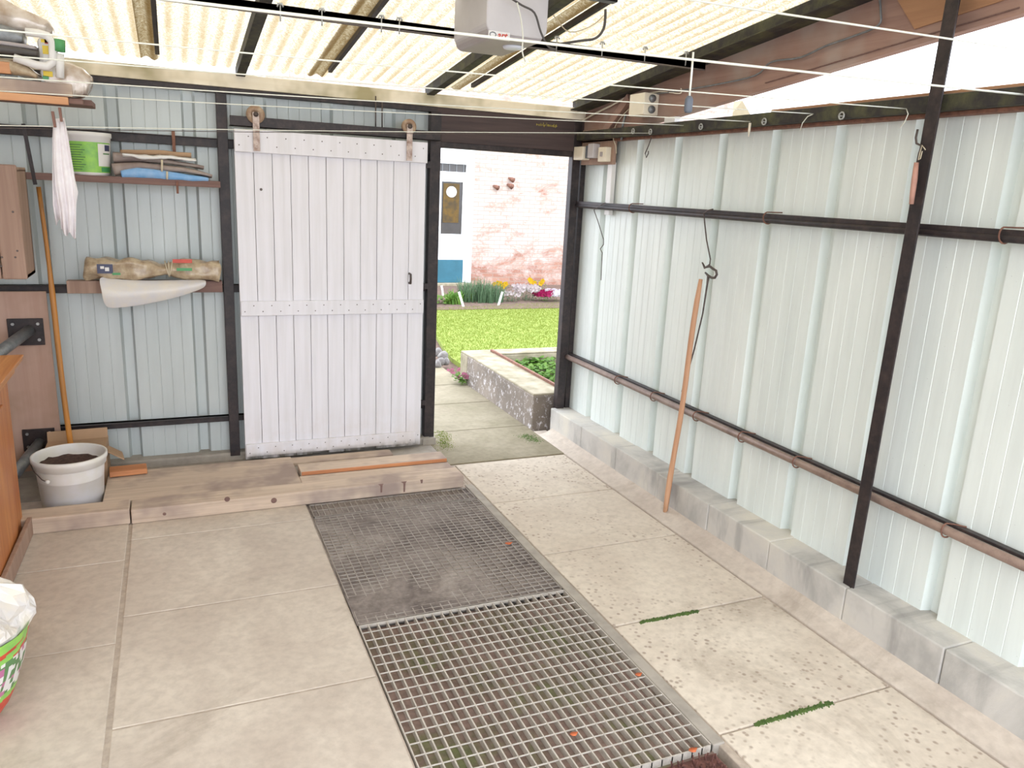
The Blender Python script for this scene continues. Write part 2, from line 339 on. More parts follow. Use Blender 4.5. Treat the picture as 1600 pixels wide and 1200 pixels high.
sl(LX, -1.0, FY, 4.5, 0)
fl.box((-1.3, 4.5, -.05), (1.56, 4.96, .002), 3)
fl.box((1.535, 1.70, -.05), (1.583, 4.09, -.001), 3)
fl.prism([(2.383, -.02), (2.495, -.02), (2.495, .046), (2.45, .022), (2.383, .002)], 1, FY, 4.86, 0)
fl.box((2.383, 4.86, -.05), (2.49, 4.95, .002), 0)
S(fl.build('floor', ['slab_l', 'slab_r', 'joint', 'cement'], None, False, .004))
pt = MB()
for a, b in zip([4.44, 5.11, 5.82, 6.43, 7.1, 7.8], [5.11, 5.82, 6.43, 7.1, 7.8, 8.6]): pt.box((1.2 if a > 5 else 1.56, a+.006, -.05), (2.39, b-.006, random.uniform(-.002, .001)))
S(pt.build('garden_path', 'slab_o', None, False, .004))
# silt and soil in the pit under the grates
def silt(x0, x1, y0, y1, nx, ny, fz, name, mat, label):
    m = MB(); vs = []; fs = []
    for j in range(ny+1):
        for i in range(nx+1):
            x = x0+(x1-x0)*i/nx; y = y0+(y1-y0)*j/ny; vs.append((x, y, fz(x, y)))
    for j in range(ny):
        for i in range(nx): a = j*(nx+1)+i; fs.append((a, a+1, a+nx+2, a+nx+1))
    m.add(vs, fs); return T(m.build(name, mat, None, True), label, 'dirt', None, 'stuff')
nzf = lambda x, y, s: noise.fractal(Vector((x*s, y*s, 1.7)), .8, 2.1, 5)
silt(.60, 1.535, 2.765, 4.06, 150, 200, lambda x, y: -.0045+.0055*nzf(x, y, 3.0)+.0035*math.exp(-((y-2.95)/.16)**2)*(1 if x < 1.2 else max(0, 1-(x-1.2)/.15))+.0012*nzf(x, y, 30)-(.003 if x > 1.25 and y < 3.5 else 0), 'silt', 'pit_far', 'grey brown dusty silt clogging the far floor grate')
silt(.60, 1.535, 1.45, 2.765, 80, 90, lambda x, y: -.027+.005*nzf(x, y, 5)+.003*nzf(x, y, 25), 'soil', 'pit_near', 'brown mossy soil lying below the near open floor grate')
# walls
def ribbed(length, z0, z1, pitch, anchor, lo, hi, ragged=0):
    """ribbed steel cladding: along-axis positions and offsets away from the room"""
    pts = []
    k = math.floor((lo-anchor)/pitch)-1
    while anchor+k*pitch < hi+pitch:
        c = anchor+k*pitch
        pts += [(c-.037, 0), (c-.024, .042), (c+.024, .042), (c+.037, 0)]
        for g in (.25, .42, .58, .75):
            p = c+g*pitch; pts += [(p-.003, 0), (p, .0018), (p+.003, 0)]
        k += 1
    pts = sorted(p for p in pts if lo < p[0] < hi); return [(lo, 0)]+pts+[(hi, 0)]
m = MB(); pr = ribbed(0, 0, 0, .386, -.652, LX, 1.53)
for i, (x, d) in enumerate(pr): m.v += [Vector((x, BY+d, .045)), Vector((x, BY+d, 2.2))]
for i in range(len(pr)-1): m.f.append((2*i, 2*i+2, 2*i+3, 2*i+1)); m.k.append(0)
S(m.build('wall_back', 'sheet_back', None, False, 0, .0015))
m = MB(); pr = ribbed(0, 0, 0, .396, 1.83, FY, BY)
for i, (y, d) in enumerate(pr): m.v += [Vector((RX+d, y, .17)), Vector((RX+d, y, 2.11))]
for i in range(len(pr)-1): m.f.append((2*i, 2*i+1, 2*i+3, 2*i+2)); m.k.append(0)
S(m.build('wall_right', 'sheet_right', None, False, 0, .0015))
S(MB().box((LX-.1, FY, -.1), (LX, BY+.1, 3.0)).build('wall_left', 'wallplain'))
kb = MB()
for i, (a, b) in enumerate(zip([FY, -.22, .26, .72, 1.18, 1.64, 2.10, 2.56, 3.02, 3.48, 3.96, 4.42], [-.22, .26, .72, 1.18, 1.64, 2.10, 2.56, 3.02, 3.48, 3.96, 4.42, 4.9])):
    kb.box((2.49+random.uniform(-.002, .003), a+.0015, -.05), (2.72, b-.0015, .19+random.uniform(-.003, .003)))

S(kb.build('trim_1', 'kerb', None, False, .006))
S(MB().box((LX, 4.88, -.05), (1.52, 5.02, .05)).box((1.3, 4.86, -.05), (1.56, 5.0, .055), 0).build('trim_2', 'cement', None, False, .012))
# roof: overlapping corrugated translucent sheets
edges = [-1.35, -.89, -.02, .87, 1.73, 2.60]
rf = MB()
for si, (a, b) in enumerate(zip(edges, edges[1:])):
    a2 = a-.085 if si else a; dz = .004*(si % 2)
    nx = max(8, int((b-a2)/.0095)); yy = [4.97, 2.4, 2.40, FY]
    for (y0, y1, e) in ((4.97, 2.35, 0), (2.5, FY, .012)):
        base = len(rf.v)
        for i in range(nx+1):
            x = a2+(b-a2)*i/nx; w = .009*math.sin(2*math.pi*(x+.02)/.0762)
            rf.v += [Vector((x, y0, zroof(y0)+w+dz+e)), Vector((x, y1, zroof(y1)+w+dz+e))]
        for i in range(nx): rf.f.append((base+2*i, base+2*i+1, base+2*i+3, base+2*i+2)); rf.k.append(0)
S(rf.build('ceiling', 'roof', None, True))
# ================================================================ FRAME
def onebox(name, a, b, mat, label, cat, group=None, bevel=.002, rot=None):
    return T(MB().box(a, b, 0, rot).build(name, mat, None, False, bevel), label, cat, group)
def angle_y(m, x, w, h, y0, y1, off, t=.006):   # L-section running up the roof slope: vertical leg plus flange
    for (p, q, ww, hh) in (((x-w/2+t/2, y0, zroof(y0)-off-h/2), (x-w/2+t/2, y1, zroof(y1)-off-h/2), t, h), ((x, y0, zroof(y0)-off-t/2), (x, y1, zroof(y1)-off-t/2), w, t)):
        m.bar(p, q, ww, hh)
for x, l in ((.40, 'black steel roof rafter left of the grey motor unit'), (1.51, 'black steel roof rafter passing behind the grey motor unit')):
    m = MB(); m.bar((x, 4.90, zroof(4.90)-.045), (x, FY, zroof(FY)-.045), .05, .055); T(m.build('roof_rafter', 'blackgreen', None, False, .003), l, 'rafter', 'black rafters under the corrugated roof')
m = MB(); m.bar((-.75, 4.90, zroof(4.9)-.045), (-.75, FY, zroof(FY)-.045), .05, .055); T(m.build('roof_rafter', 'blackgreen', None, False, .003), 'black steel roof rafter above the cluttered top shelf', 'rafter', 'black rafters under the corrugated roof')
for x, l in ((-.02, 'thin dark roof batten left of the two broad rafters'), (.87, 'thin dark roof batten between the two broad rafters'), (1.73, 'thin dark roof batten right of the grey motor unit')):
    m = MB(); m.bar((x, 4.72, zroof(4.72)-.026), (x, FY, zroof(FY)-.026), .022, .024); T(m.build('roof_batten', 'black', None, False, .002), l, 'batten', 'thin battens under the roof sheet joints')
m = MB(); m.bar((2.565, 4.93, zroof(4.93)-.045), (2.565, FY, zroof(FY)-.045), .07, .075, k=0); m.bar((2.53, 4.93, zroof(4.93)-.078), (2.53, FY, zroof(FY)-.078), .10, .007, k=0)
T(m.build('edge_beam', 'blackgreen', None, False, .003), 'mossy black steel beam along the right edge of the roof', 'beam')
m = MB(); zb = lambda y: 2.148+.108*(3.81-y)
m.prism([(4.94, 2.05), (FY, zb(FY)), (FY, zroof(FY)-.08), (4.94, zroof(4.94)-.08)], 0, 2.60, 2.645); fb = m.build('fascia_board', 'fascia', None, False, .002)
T(fb, 'wide reddish brown timber fascia board under the right roof beam', 'board')
MB().prism([(2.30, zb(2.30)+.07), (1.95, zb(1.95)+.07), (1.95, zb(1.95)+.235), (2.42, zb(2.42)+.225)], 0, 2.594, 2.601).build('board_patch', 'fascia_new', fb)['label'] = 'fresh orange tan patch'
m = MB(); m.bar((2.60-.003, 3.1, 2.27), (2.60-.003, 1.9, 2.385), .006, .004); m.build('groove', 'shelfw', fb)
T(MB().box((.0, 3.485, 2.364), (2.53, 3.525, 2.40)).box((.0, 3.485, 2.36), (2.53, 3.49, 2.40)).build('cross_beam', 'beamgrey', None, False, .002), 'black steel crossbeam running across under the roof with clips', 'beam')
wp = thing('wall_plate', 'long cream timber plate carrying the roof above the back wall', 'beam', (.65, 4.9, 2.18))
MB().box((LX, 4.86, 2.205), (2.60, 4.94, 2.28)).build('plank', 'cream', wp, False, .004)
MB().box((LX, 4.868, 2.175), (1.56, 4.94, 2.204)).build('steel_angle', 'black', wp, False, .002)['label'] = 'black steel angle'
# posts and rails of the back wall
onebox('wall_post', (.265, 4.875, .03), (.322, 4.93, 2.175), 'black', 'black steel post on the back wall left of the white door', 'post')
dj = thing('door_post', 'dark post between white sliding door and garden opening', 'post', (1.55, 4.9, 0))
MB().box((1.518, 4.87, .03), (1.588, 4.93, 2.175)).build('post', 'black', dj, False, .003); MB().box((1.50, 4.85, -.01), (1.60, 4.94, .05)).build('foot', 'cement', dj, False, .01)
dj2 = thing('door_post', 'dark post at the right side of the garden opening', 'post', (2.55, 4.9, 0))
MB().box((2.525, 4.87, .0), (2.585, 4.93, 2.2)).build('post', 'black', dj2, False, .003); MB().box((2.60, 4.88, .17), (2.635, 4.92, 2.1)).build('flange', 'black', dj2, False, .002)
lt = thing('door_lintel', 'wide dark brown board above the garden opening', 'board', (2.05, 4.88, 1.97))
MB().box((1.53, 4.872, 2.0), (2.60, 4.905, 2.204)).build('board', 'lintel', lt, False, .003)
MB().box((1.588, 4.88, 1.965), (2.525, 4.93, 2.003)).build('drip_edge', 'black', lt, False, .003)
g = MB(); p0 = at(838, 196, 1, 4.8715)
for i in range(26):
    x = p0.x+i*.006; g.box((x, 4.8705, p0.z+.012*noise.noise(Vector((i*.5, 0, 3)))), (x+.005, 4.8722, p0.z+.012+.02*noise.noise(Vector((i*.7, 4, 3)))))
g.build('paint_mark', 'oldyellow', lt)
for z, h, l in ((1.905, .05, 'top dark steel rail behind the shelf on the back wall'), (1.075, .045, 'middle dark steel rail on the back wall'), (.268, .036, 'lowest dark steel rail on the back wall')):
    r = MB().box((LX, 4.905, z-h/2), (1.52, 4.94, z+h/2)); r.box((LX, 4.89, z+h/2-.006), (1.52, 4.94, z+h/2)); T(r.build('wall_rail', 'black', None, False, .002), l, 'rail', 'dark rails across the back wall')
# right wall: post, plate, rails
m = MB(); m.bar((2.52, 2.115, .185), (2.52, 2.09, 2.62), .055, .008, (1, 0, 0)); m.bar((2.545, 2.14, .185), (2.545, 2.115, 2.62), .006, .05, (0, 1, 0)); po = m.build('wall_post', 'black', None, False, .002)
T(po, 'tall black steel angle post standing on the kerb at right', 'post')
tp = thing('top_plate', 'black steel plate along the top of the right wall', 'beam', (2.58, 1.9, 2.06))
MB().box((2.545, FY, 2.072), (2.60, 4.87, 2.128)).build('channel', 'blackgreen', tp, False, .003)
MB().box((2.565, FY, 2.128), (2.625, 3.0, 2.142)).build('timber_strip', 'fascia_new', tp, False, .003)
MB().box((2.585, FY, 2.058), (2.632, 4.87, 2.072)).build('flashing', 'rust', tp, False, .002)
ur = thing('wall_rail', 'upper dark steel rail along the right wall', 'rail', (2.6, 1.9, 1.64), 'rails along the right wall')
MB().box((2.575, FY, 1.655), (2.615, 4.88, 1.675)).build('angle', 'black', ur, False, .002); MB().tube([(2.583, FY, 1.645), (2.583, 4.88, 1.645)], .014, 12).build('pipe', 'black', ur, True)
lr = thing('wall_rail', 'lower rusty brown pipe rail along the right wall', 'rail', (2.6, 1.9, .57), 'rails along the right wall')
MB().tube([(2.585, FY, .575), (2.585, 4.88, .575)], .018, 14).build('pipe', 'rustrail', lr, True); MB().box((2.60, FY, .588), (2.63, 4.88, .600)).build('angle', 'black', lr, False, .002)
# ================================================================ HOOKS on the rails
def hook_mb(y, z, r=.023, tail=.05):
    p = []
    for i in range(15):
        a = math.radians(60-i*21); p.append((2.585-.0+r*math.cos(a)*1.0-.0, y-.006*i/14, z+r*math.sin(a)))
    p = [(2.628, y-.05, z+r+.004), (2.61, y-.02, z+r+.003)] + [(2.585+(r+.003)*math.cos(math.radians(80+i*22)), y-.001*i, z+(r+.003)*math.sin(math.radians(80+i*22))) for i in range(11)]
    return MB().tube(p, .0032, 6)
lowpx = [(962, 592), (1018, 618), (1085, 645), (1155, 682), (1240, 722), (1472, 830)]
nm = ['first bent wire hook from the garden opening on the lower pipe', 'second bent wire hook from the garden opening on the lower pipe', 'bent wire hook on the lower pipe touching the wooden stick', 'bent wire hook on the lower pipe just right of the wooden stick', 'bent wire hook on the lower pipe left of the tall post', 'bent wire hook on the lower pipe right of the tall post']
for (u, v), l in zip(lowpx, nm):
    q = at(u, v, 0, 2.57); T(hook_mb(q.y, .575).build('wire_hook', 'rust', None, True), l, 'hook', 'wire hooks on the right wall rails')
for (u, v), l in zip([(985, 322), (1195, 337), (1562, 370)], ['wire hook on the upper rail nearest the garden opening', 'wire hook on the upper rail between hanging iron and tall post', 'wire hook on the upper rail right of the tall post']):
    q = at(u, v, 0, 2.57); T(hook_mb(q.y, 1.655, .024).build('wire_hook', 'rust', None, True), l, 'hook', 'wire hooks on the right wall rails')
# long wire hangers
def wire(name, pts, label, r=.003, mat='iron', ax=0, val=2.56):
    P = [at(u, v, ax, val) if not isinstance(u, Vector) else u for u, v in pts]
    return T(MB().tube(P, r, 6).build(name, mat, None, True), label, 'hook')
wire('wire_hanger', [(946, 317), (936, 322), (928, 328), (934, 345), (943, 374), (943, 382), (938, 389), (941, 395), (940, 415), (939, 438)], 'thin wire hanging from upper rail near garden opening')
wire('wire_hanger', [(1114, 327), (1106, 329), (1100, 333), (1101, 348), (1104, 375), (1110, 405), (1109, 413), (1102, 418), (1098, 411)], 'long bent wire hanging from the upper rail above the stick', .0038)
wire('wire_hanger', [(1018, 214), (1014, 226), (1008, 240), (1010, 246), (1013, 240), (1013, 236)], 'short curled wire hook hanging below the top plate', .003)
sh = thing('hanging_iron', 'rusty iron link with long thin rod hanging behind wooden stick', 'tool', at(1108, 425, 0, 2.54))
P = [at(u, v, 0, 2.545) for u, v in ((1097, 410), (1101, 419), (1104, 417), (1109, 416), (1114, 420), (1119, 423), (1120, 429), (1117, 434), (1112, 434), (1107, 431), (1102, 426))]
MB().tube(P, [.003, .005]+[.0065]*8+[.005], 8).build('link', 'iron', sh, True)
P = [at(u, v, 0, 2.55) for u, v in ((1107, 431), (1105, 445), (1098, 490), (1085, 545), (1072, 590), (1066, 612))]
MB().tube(P, [.008, .005, .004, .004, .005, .006], 8).build('rod', 'iron', sh, True)
a, b = Vector((2.50, 3.30, 1.325)), Vector((2.455, 3.335, .006))
P = [a.lerp(b, t)+Vector((0, .006*math.sin(t*9), 0)) for t in [i/12 for i in range(13)]]
T(MB().tube(P, [.010]+[.0145]*9+[.016, .0155, .012], 12).build('wooden_stick', 'stick', None, True), 'light brown wooden stick leaning upright against the right wall', 'stick')
# hook and pink handle on tall post
ph = thing('hook_tool', 'dark hook with faded pink handle hanging on the tall post', 'tool', at(1432, 260, 0, 2.50))
MB().tube([at(u, v, 0, 2.50) for u, v in ((1434, 202), (1431, 215), (1432, 224), (1440, 228), (1436, 240), (1433, 256))], .004, 8).build('hook', 'iron', ph, True)
MB().tube([at(u, v, 0, 2.50) for u, v in ((1432, 254), (1429, 280), (1426, 302), (1424, 319))], [.008, .0105, .0095, .008], 10).build('handle', 'pinkhandle', ph, True)['label'] = 'faded pink handle'
MB().tube([at(u, v, 0, 2.49) for u, v in ((1446, 234), (1441, 227), (1437, 240), (1435, 250), (1438, 248), (1441, 236))], .002, 6).build('string', 'twine', ph, True)
# eye rings on the top plate
for (u, v), l in zip([(990, 205), (1017, 206), (1096, 198), (1195, 190), (1316, 181)], ['eye ring on top plate nearest the wooden board', 'eye ring on top plate above the short curled wire', 'pale eye ring on top plate between cream box and short tube', 'eye ring on top plate beside the short tube', 'pale eye ring on top plate left of the tall post']):
    q = at(u, v, 0, 2.54); P = [q+Vector((-.004, .014*math.cos(i*.7), .014*math.sin(i*.7))) for i in range(10)]
    T(MB().tube(P, .0035, 6).tube([q+Vector((.012, 0, 0)), q+Vector((-.004, .012, 0))], .0035, 6).build('eye_ring', 'galv', None, True), l, 'ring', 'eye rings on the top plate')
# ================================================================ CLOTHES LINES
def cline(right, left, label, y=None, r=.0022, tail=None, mat='line', ends=None):
    R = at(*right, 0, 2.545); Lp = at(*left, 1, R.y) if y is None else at(*left, 1, y)
    d = (Lp-R); t = (LX+.01-R.x)/d.x; L = R+d*t
    P = [R.lerp(L, i/10)-Vector((0, 0, .012*math.sin(math.pi*i/10)))for i in range(11)]
    m = MB().tube(P, r, 6)
    if tail: m.tube([R]+[at(u, v, 0, 2.54) for u, v in tail], r*.9, 6)
    o = m.build('clothes_line', mat, None, True)
    return T(o, label, 'line', 'clothes lines strung across the garage')
cline((1600, 78), (1160, 6), 'clothes line nearest the camera crossing the top right', r=.003)
cline((1600, 148), (400, 6), 'bright thick clothes line running along the steel crossbeam', r=.0034)
cline((1416, 170), (0, 40), 'clothes line tied to the top plate just left of the tall post', tail=[(1419, 178), (1414, 190), (1406, 200)])
cline((1271, 178), (0, 81), 'clothes line tied to the top plate between both pale eye rings', tail=[(1262, 182), (1254, 192), (1250, 204)])
cline((1172, 190), (0, 116), 'clothes line tied at the short tube on the top plate')
cline((1068, 196), (0, 139), 'clothes line tied to the top plate under the grey switch box')
q7 = at(1014, 208, 0, 2.545)
cline((1014, 208), (400, 199), 'lower clothes line holding the white cloth')
cline((1010, 210), (300, 201), 'lowest clothes line sagging just under the one with the cloth', r=.0018, mat='iron')
q = at(1172, 192, 0, 2.53); T(MB().tube([q, q-Vector((0, 0, .035)), q-Vector((0, 0, .062))], [.006, .006, .002], 8).build('line_tube', 'creambox', None, True), 'short pale tube hanging at the end of a clothes line', 'tube')
# ================================================================ WIRING in the corner
jb = thing('switch_box', 'grey cream switch box with two round knobs on the brown fascia', 'switch', (2.57, 4.05, 2.17))
MB().box((2.50, 3.99, 2.178), (2.60, 4.15, 2.30)).build('housing', 'creambox', jb, False, .006)
for z in (2.21, 2.27): MB().lathe((2.552, 3.985, z), [(.020, -.008), (.022, .0), (.022, .008)], 16, axis='y').build('knob', 'greymetal', jb, True)
bd = onebox('wiring_board', (2.585, 4.43, 1.915), (2.605, 4.86, 2.14), 'box', 'small brown board behind switches beside the garden opening', 'board')
onebox('socket_box', (2.53, 4.74, 1.945), (2.585, 4.87, 2.03), 'creambox', 'square cream box left of all on the small brown board', 'switch', None, .004)
tb = thing('plug_adapter', 'grey and white plug unit between two cream boxes on the board', 'plug', (2.56, 4.66, 1.95))
MB().box((2.545, 4.69, 1.955), (2.585, 4.735, 2.035)).build('plug', 'toggle', tb, False, .004); MB().box((2.535, 4.61, 1.955), (2.585, 4.685, 2.045)).build('body', 'opener', tb, False, .004)
sw = thing('light_switch', 'upright cream light switch at the right end of the board', 'switch', (2.56, 4.5, 1.92))
MB().box((2.545, 4.46, 1.93), (2.585, 4.56, 2.02)).build('box', 'creambox', sw, False, .004); MB().box((2.535, 4.50, 1.962), (2.546, 4.52, 1.99)).build('rocker', 'openerb', sw, False, .002)
T(MB().box((2.60, 4.46, 1.60), (2.63, 4.52, 1.93)).build('conduit', 'white_plastic', None, False, .003), 'white conduit running down the wall below the light switch', 'conduit')
pj = [(at(972, 188, 0, 2.575)), at(974, 200, 0, 2.575), at(972, 218, 0, 2.575)]
T(MB().tube([at(978, 178, 0, 2.58), at(973, 195, 0, 2.575), at(971, 219, 0, 2.575)], .008, 8).build('conduit', 'greymetal', None, True), 'short grey conduit bend right of the small brown board', 'conduit')
onebox('cable_joint', (2.56, 3.76, 2.125), (2.60, 3.86, 2.16), 'white_plastic', 'small white cable joint box on the top plate', 'box', None, .003)
def cable(name, pts, label, r=.004, mat='cord', ax=0, val=2.585):
    P = [at(u, v, ax, val) for u, v in pts]; Q = []
    for i in range(len(P)-1):
        for t in (0, .25, .5, .75):
            p0, p1, p2, p3 = P[max(i-1, 0)], P[i], P[i+1], P[min(i+2, len(P)-1)]
            Q.append(.5*((2*p1)+(p2-p0)*t+(2*p0-5*p1+4*p2-p3)*t*t+(3*p1-p0-3*p2+p3)*t**3))
    Q.append(P[-1]); return T(MB().tube(Q, r, 6).build(name, mat, None, True), label, 'cable')
cable('cable', [(1015, 148), (1060, 142), (1120, 132), (1180, 118), (1205, 97), (1250, 90), (1290, 72), (1330, 58), (1372, 40), (1376, 18), (1374, -5)], 'grey cable clipped along the brown fascia board', .0045, 'greymetal')
cable('cable', [(1000, 150), (1030, 143), (1062, 146), (1064, 138)], 'pale cable looping over the top of the switch box', .004, 'creambox')
cable('cable', [(990, 165), (975, 178), (962, 196), (958, 214), (962, 228), (963, 240)], 'thin pale cable dropping onto the small brown board', .003, 'twine', 0, 2.57)
cable('cable', [(982, 150), (955, 165), (925, 180), (905, 192)], 'brown cable running from corner to switch box', .006, 'creambox')
m = MB(); m.bar(at(984, 152, 0, 2.58), at(943, 210, 0, 2.58), .05, .03, (1, 0, 0)); T(m.build('brace', 'fascia', None, False, .003), 'short diagonal brown timber brace in the roof corner', 'brace')
pc = thing('pull_cord', 'white hanging cord with a dark grey plastic weight', 'cord', at(1077, 176, 1, 1.81))
MB().tube([at(1083, 84, 1, 1.81)+Vector((0,0,.004)), at(1081, 110, 1, 1.81), at(1077, 154, 1, 1.81)], .0028, 6).build('cord', 'line', pc, True)
c0 = at(1077, 152, 1, 1.81); MB().loft([(c0+Vector((0, 0, .003)), .006, .005), (c0-Vector((0, 0, .005)), .011, .008), (c0-Vector((0, 0, .034)), .011, .008), (c0-Vector((0, 0, .039)), .007, .006)], 16, .7, 0, 1, 0, (0, 1, 0)).build('weight', 'toggle', pc, True)
# ================================================================ GARAGE DOOR OPENER
op = thing('door_opener', 'grey motor unit hanging under the translucent roof', 'motor unit', (1.28, 3.2, 2.30))
def rbox(m, x0, x1, y0, y1, z0, z1, r, k=0):
    poly = [(x0, z1), (x0, z0+r)]+[(x0+r-r*math.cos(a), z0+r-r*math.sin(a)) for a in (.4, .8, 1.2)]+[(x0+r, z0), (x1-r, z0)]+[(x1-r+r*math.sin(a), z0+r-r*math.cos(a)) for a in (.4, .8, 1.2)]+[(x1, z0+r), (x1, z1)]
    return m.prism(poly, 1, y0, y1, k)
rbox(MB(), 1.163, 1.425, 3.04, 3.43, 2.315, 2.50, .035).build('housing', 'opener', op, False, .006)
rbox(MB(), 1.17, 1.41, 3.05, 3.42, 2.298, 2.33, .03).build('base', 'openerb', op, False, .004)
MB().lathe((1.335, 3.17, 2.290), [(.045, .008), (.04, 0), (.02, -.003)], 24).build('light_lens', 'lens', op, True)
a0 = at(760, 50, 1, 3.037)
lab = MB().box((1.172, 3.036, a0.z-.022), (1.262, 3.041, a0.z+.008)).build('label_plate', 'white_plastic', op)
def text(s, size, mat, parent, loc, rot, name='lettering', sx=1.0, shear=0):
    cu = bpy.data.curves.new(name, 'FONT'); cu.body = s; cu.size = size; cu.extrude = .0006; cu.align_x = 'CENTER'; cu.shear = shear; cu.offset = size*.02
    t = bpy.data.objects.new(name, cu); COL.objects.link(t); dg = bpy.context.evaluated_depsgraph_get(); me = bpy.data.meshes.new_from_object(t.evaluated_get(dg)); bpy.data.objects.remove(t)
    me.materials.clear(); me.materials.append(M[mat]); o = bpy.data.objects.new(name, me); COL.objects.link(o); o.parent = parent
    o.location = Vector(loc)-WORLD[parent.name]; o.rotation_euler = rot; o.scale = (sx, 1, 1); WORLD[o.name] = Vector(loc); return o
text('art', .036, 'red', lab, (1.228, 3.035, a0.z-.017), (math.pi/2, 0, 0), 'lettering', 1.0, .25)
P = [Vector((1.19+.013*math.cos(i*.63), 3.035, a0.z-.006+.009*math.sin(i*.63))) for i in range(11)]; MB().tube(P, .002, 6).build('ring_mark', 'greymetal', lab, True)
br = thing('opener_bracket', 'grey steel brackets holding the motor unit to the roof', 'bracket', (1.45, 3.1, 2.5))
MB().box((1.10, 3.06, 2.50), (1.75, 3.10, 2.515)).box((1.10, 3.06, 2.50), (1.75, 3.064, 2.54)).build('cross_bracket', 'greymetal', br, False, .002)
MB().box((1.40, 2.9, 2.49), (1.62, 3.04, 2.51)).box((1.40, 2.9, 2.49), (1.62, 2.905, 2.53)).build('side_bracket', 'greymetal', br, False, .002)
MB().bar((1.30, 3.0, 2.53), (1.30, .2, 2.53), .05, .03).build('rail', 'greymetal', br, False, .003)
T(MB().box((1.02, 3.02, 2.545), (1.26, 3.34, 2.56), 0, R3(6, 0, 0)).build('roof_board', 'card', None, False, .002), 'brown plywood board between roof and grey motor unit', 'board')
cable('cable', [(790, -8), (815, 8), (835, 20), (845, 50), (856, 72), (868, 77)], 'dark grey cable running down beside the motor unit', .004, 'cord', 1, 3.0)
cable('cable', [(945, -12), (946, 20), (943, 45), (930, 60), (905, 64), (862, 71)], 'dark cable drooping right of the motor unit down to the crossbeam', .006, 'cord', 1, 3.3)
cable('cable', [(808, 4), (814, 30), (817, 58), (816, 80), (821, 97)], 'white cord hanging in front of the motor unit', .0028, 'line', 1, 2.95)
cable('cable', [(850, 4), (868, 28), (890, 50), (925, 40), (945, 22)], 'thin pale cord drooping in an arc right of the motor unit', .0025, 'twine', 1, 3.35)
for i, (u, l) in enumerate(((438, 'roof clip on the crossbeam, leftmost'), (503, 'roof clip on the crossbeam, second from left'), (596, 'roof clip on the crossbeam left of the motor unit, left of a close pair'), (624, 'roof clip on the crossbeam left of the motor unit, right of a close pair'), (870, 'roof clip on the crossbeam just right of the motor unit'), (941, 'roof clip on the crossbeam midway between motor unit and beam'), (1008, 'roof clip on the crossbeam nearest the edge beam'), (1072, 'roof clip at the meeting of crossbeam and edge beam'))):
    q = at(u, 6+.115*(u-400)+6, 1, 3.48); T(MB().tube([q+Vector((-.012, 0, .012)), q+Vector((-.008, 0, .024)), q+Vector((.006, 0, .026)), q+Vector((.012, 0, .014))], .004, 6).tube([q+Vector((0, 0, .026)), q-Vector((0, 0, .04))], .003, 6).build('roof_clip', 'galv', None, True), l, 'clip', 'metal clips along the crossbeam')
# ================================================================ SLIDING DOOR
sdr = thing('sliding_door', 'white ledged board door hanging from a dark track', 'door', (.91, 4.82, 0))
bx = [.348+.1025*i for i in range(12)]
m = MB()
for i in range(11): m.box((bx[i]+.0012, 4.815+random.uniform(0, .002), .012+random.uniform(0, .01)+(.02 if i in (4, 7) else 0)), (bx[i+1]-.0012, 4.838, 1.985))
m.build('boards', 'door', sdr, False, .002)
for z0, z1, x0, x1 in ((1.862, 1.985, .35, 1.478), (.925, 1.012, .352, 1.472), (.042, .122, .352, 1.43)):
    lg = MB().box((x0, 4.795, z0), (x1, 4.814, z1)).build('ledge', 'door', sdr, False, .003)
    nl = MB()
    for i in range(11):
        for s_ in (.25, .75): nl.lathe((bx[i]+.1025*s_, 4.7945, z0+(z1-z0)*(.3 if s_ < .5 else .7)), [(.0035, 0), (.003, -.001)], 8, axis='y')
    nl.build('nails', 'iron', lg)
for x, z, rr in ((.467, 2.068, .050), (1.357, 2.07, .044)):
    h = MB().box((x-.018, 4.775, 1.87), (x+.018, 4.781, 2.08)).build('hanger_strap', 'strap', sdr, False, .002)
    w = MB().lathe((x, 4.80, z), [(rr, -.012), (rr, -.007), (rr-.012, -.003), (rr-.012, .003), (rr, .007), (rr, .012), (.014, .013), (.014, -.013)], 28, closed=True, axis='y').build('wheel', 'wheelm', h, True)
    MB().lathe((x, 4.785, z), [(.014, -.016), (.014, .004)], 12, axis='y').build('axle_bolt', 'iron', h, True)
q = at(641, 435, 1, 4.80); hd = MB().tube([q+Vector((-.004, .01, .03)), q+Vector((-.006, -.03, .028)), q+Vector((-.006, -.034, 0)), q+Vector((-.006, -.03, -.028)), q+Vector((-.004, .01, -.03))], .007, 8).build('handle', 'iron', sdr, True)
q = at(408, 296, 1, 4.81); MB().lathe((q.x, 4.812, q.z), [(.008, 0), (.007, -.003)], 10, axis='y').build('knot_hole', 'iron', sdr)
T(MB().box((.33, 4.80, 2.0), (1.56, 4.806, 2.055)).box((.33, 4.80, 2.0), (1.56, 4.87, 2.006)).build('door_track', 'black', None, False, .002), 'dark steel track carrying the white sliding door', 'track')
T(MB().box((1.475, 4.85, 1.835), (1.52, 4.87, 1.875)).build('door_stop', 'black', None, False, .002), 'small black stop plate between door edge and dark post', 'stop')
for z, l in ((1.09, 'small black bracket at mid height right of the white door'), (.30, 'small black bracket low down right of the white door')):
    T(MB().box((1.47, 4.86, z-.018), (1.52, 4.875, z+.018)).build('door_bracket', 'black', None, False, .002), l, 'bracket', 'small brackets beside the door')
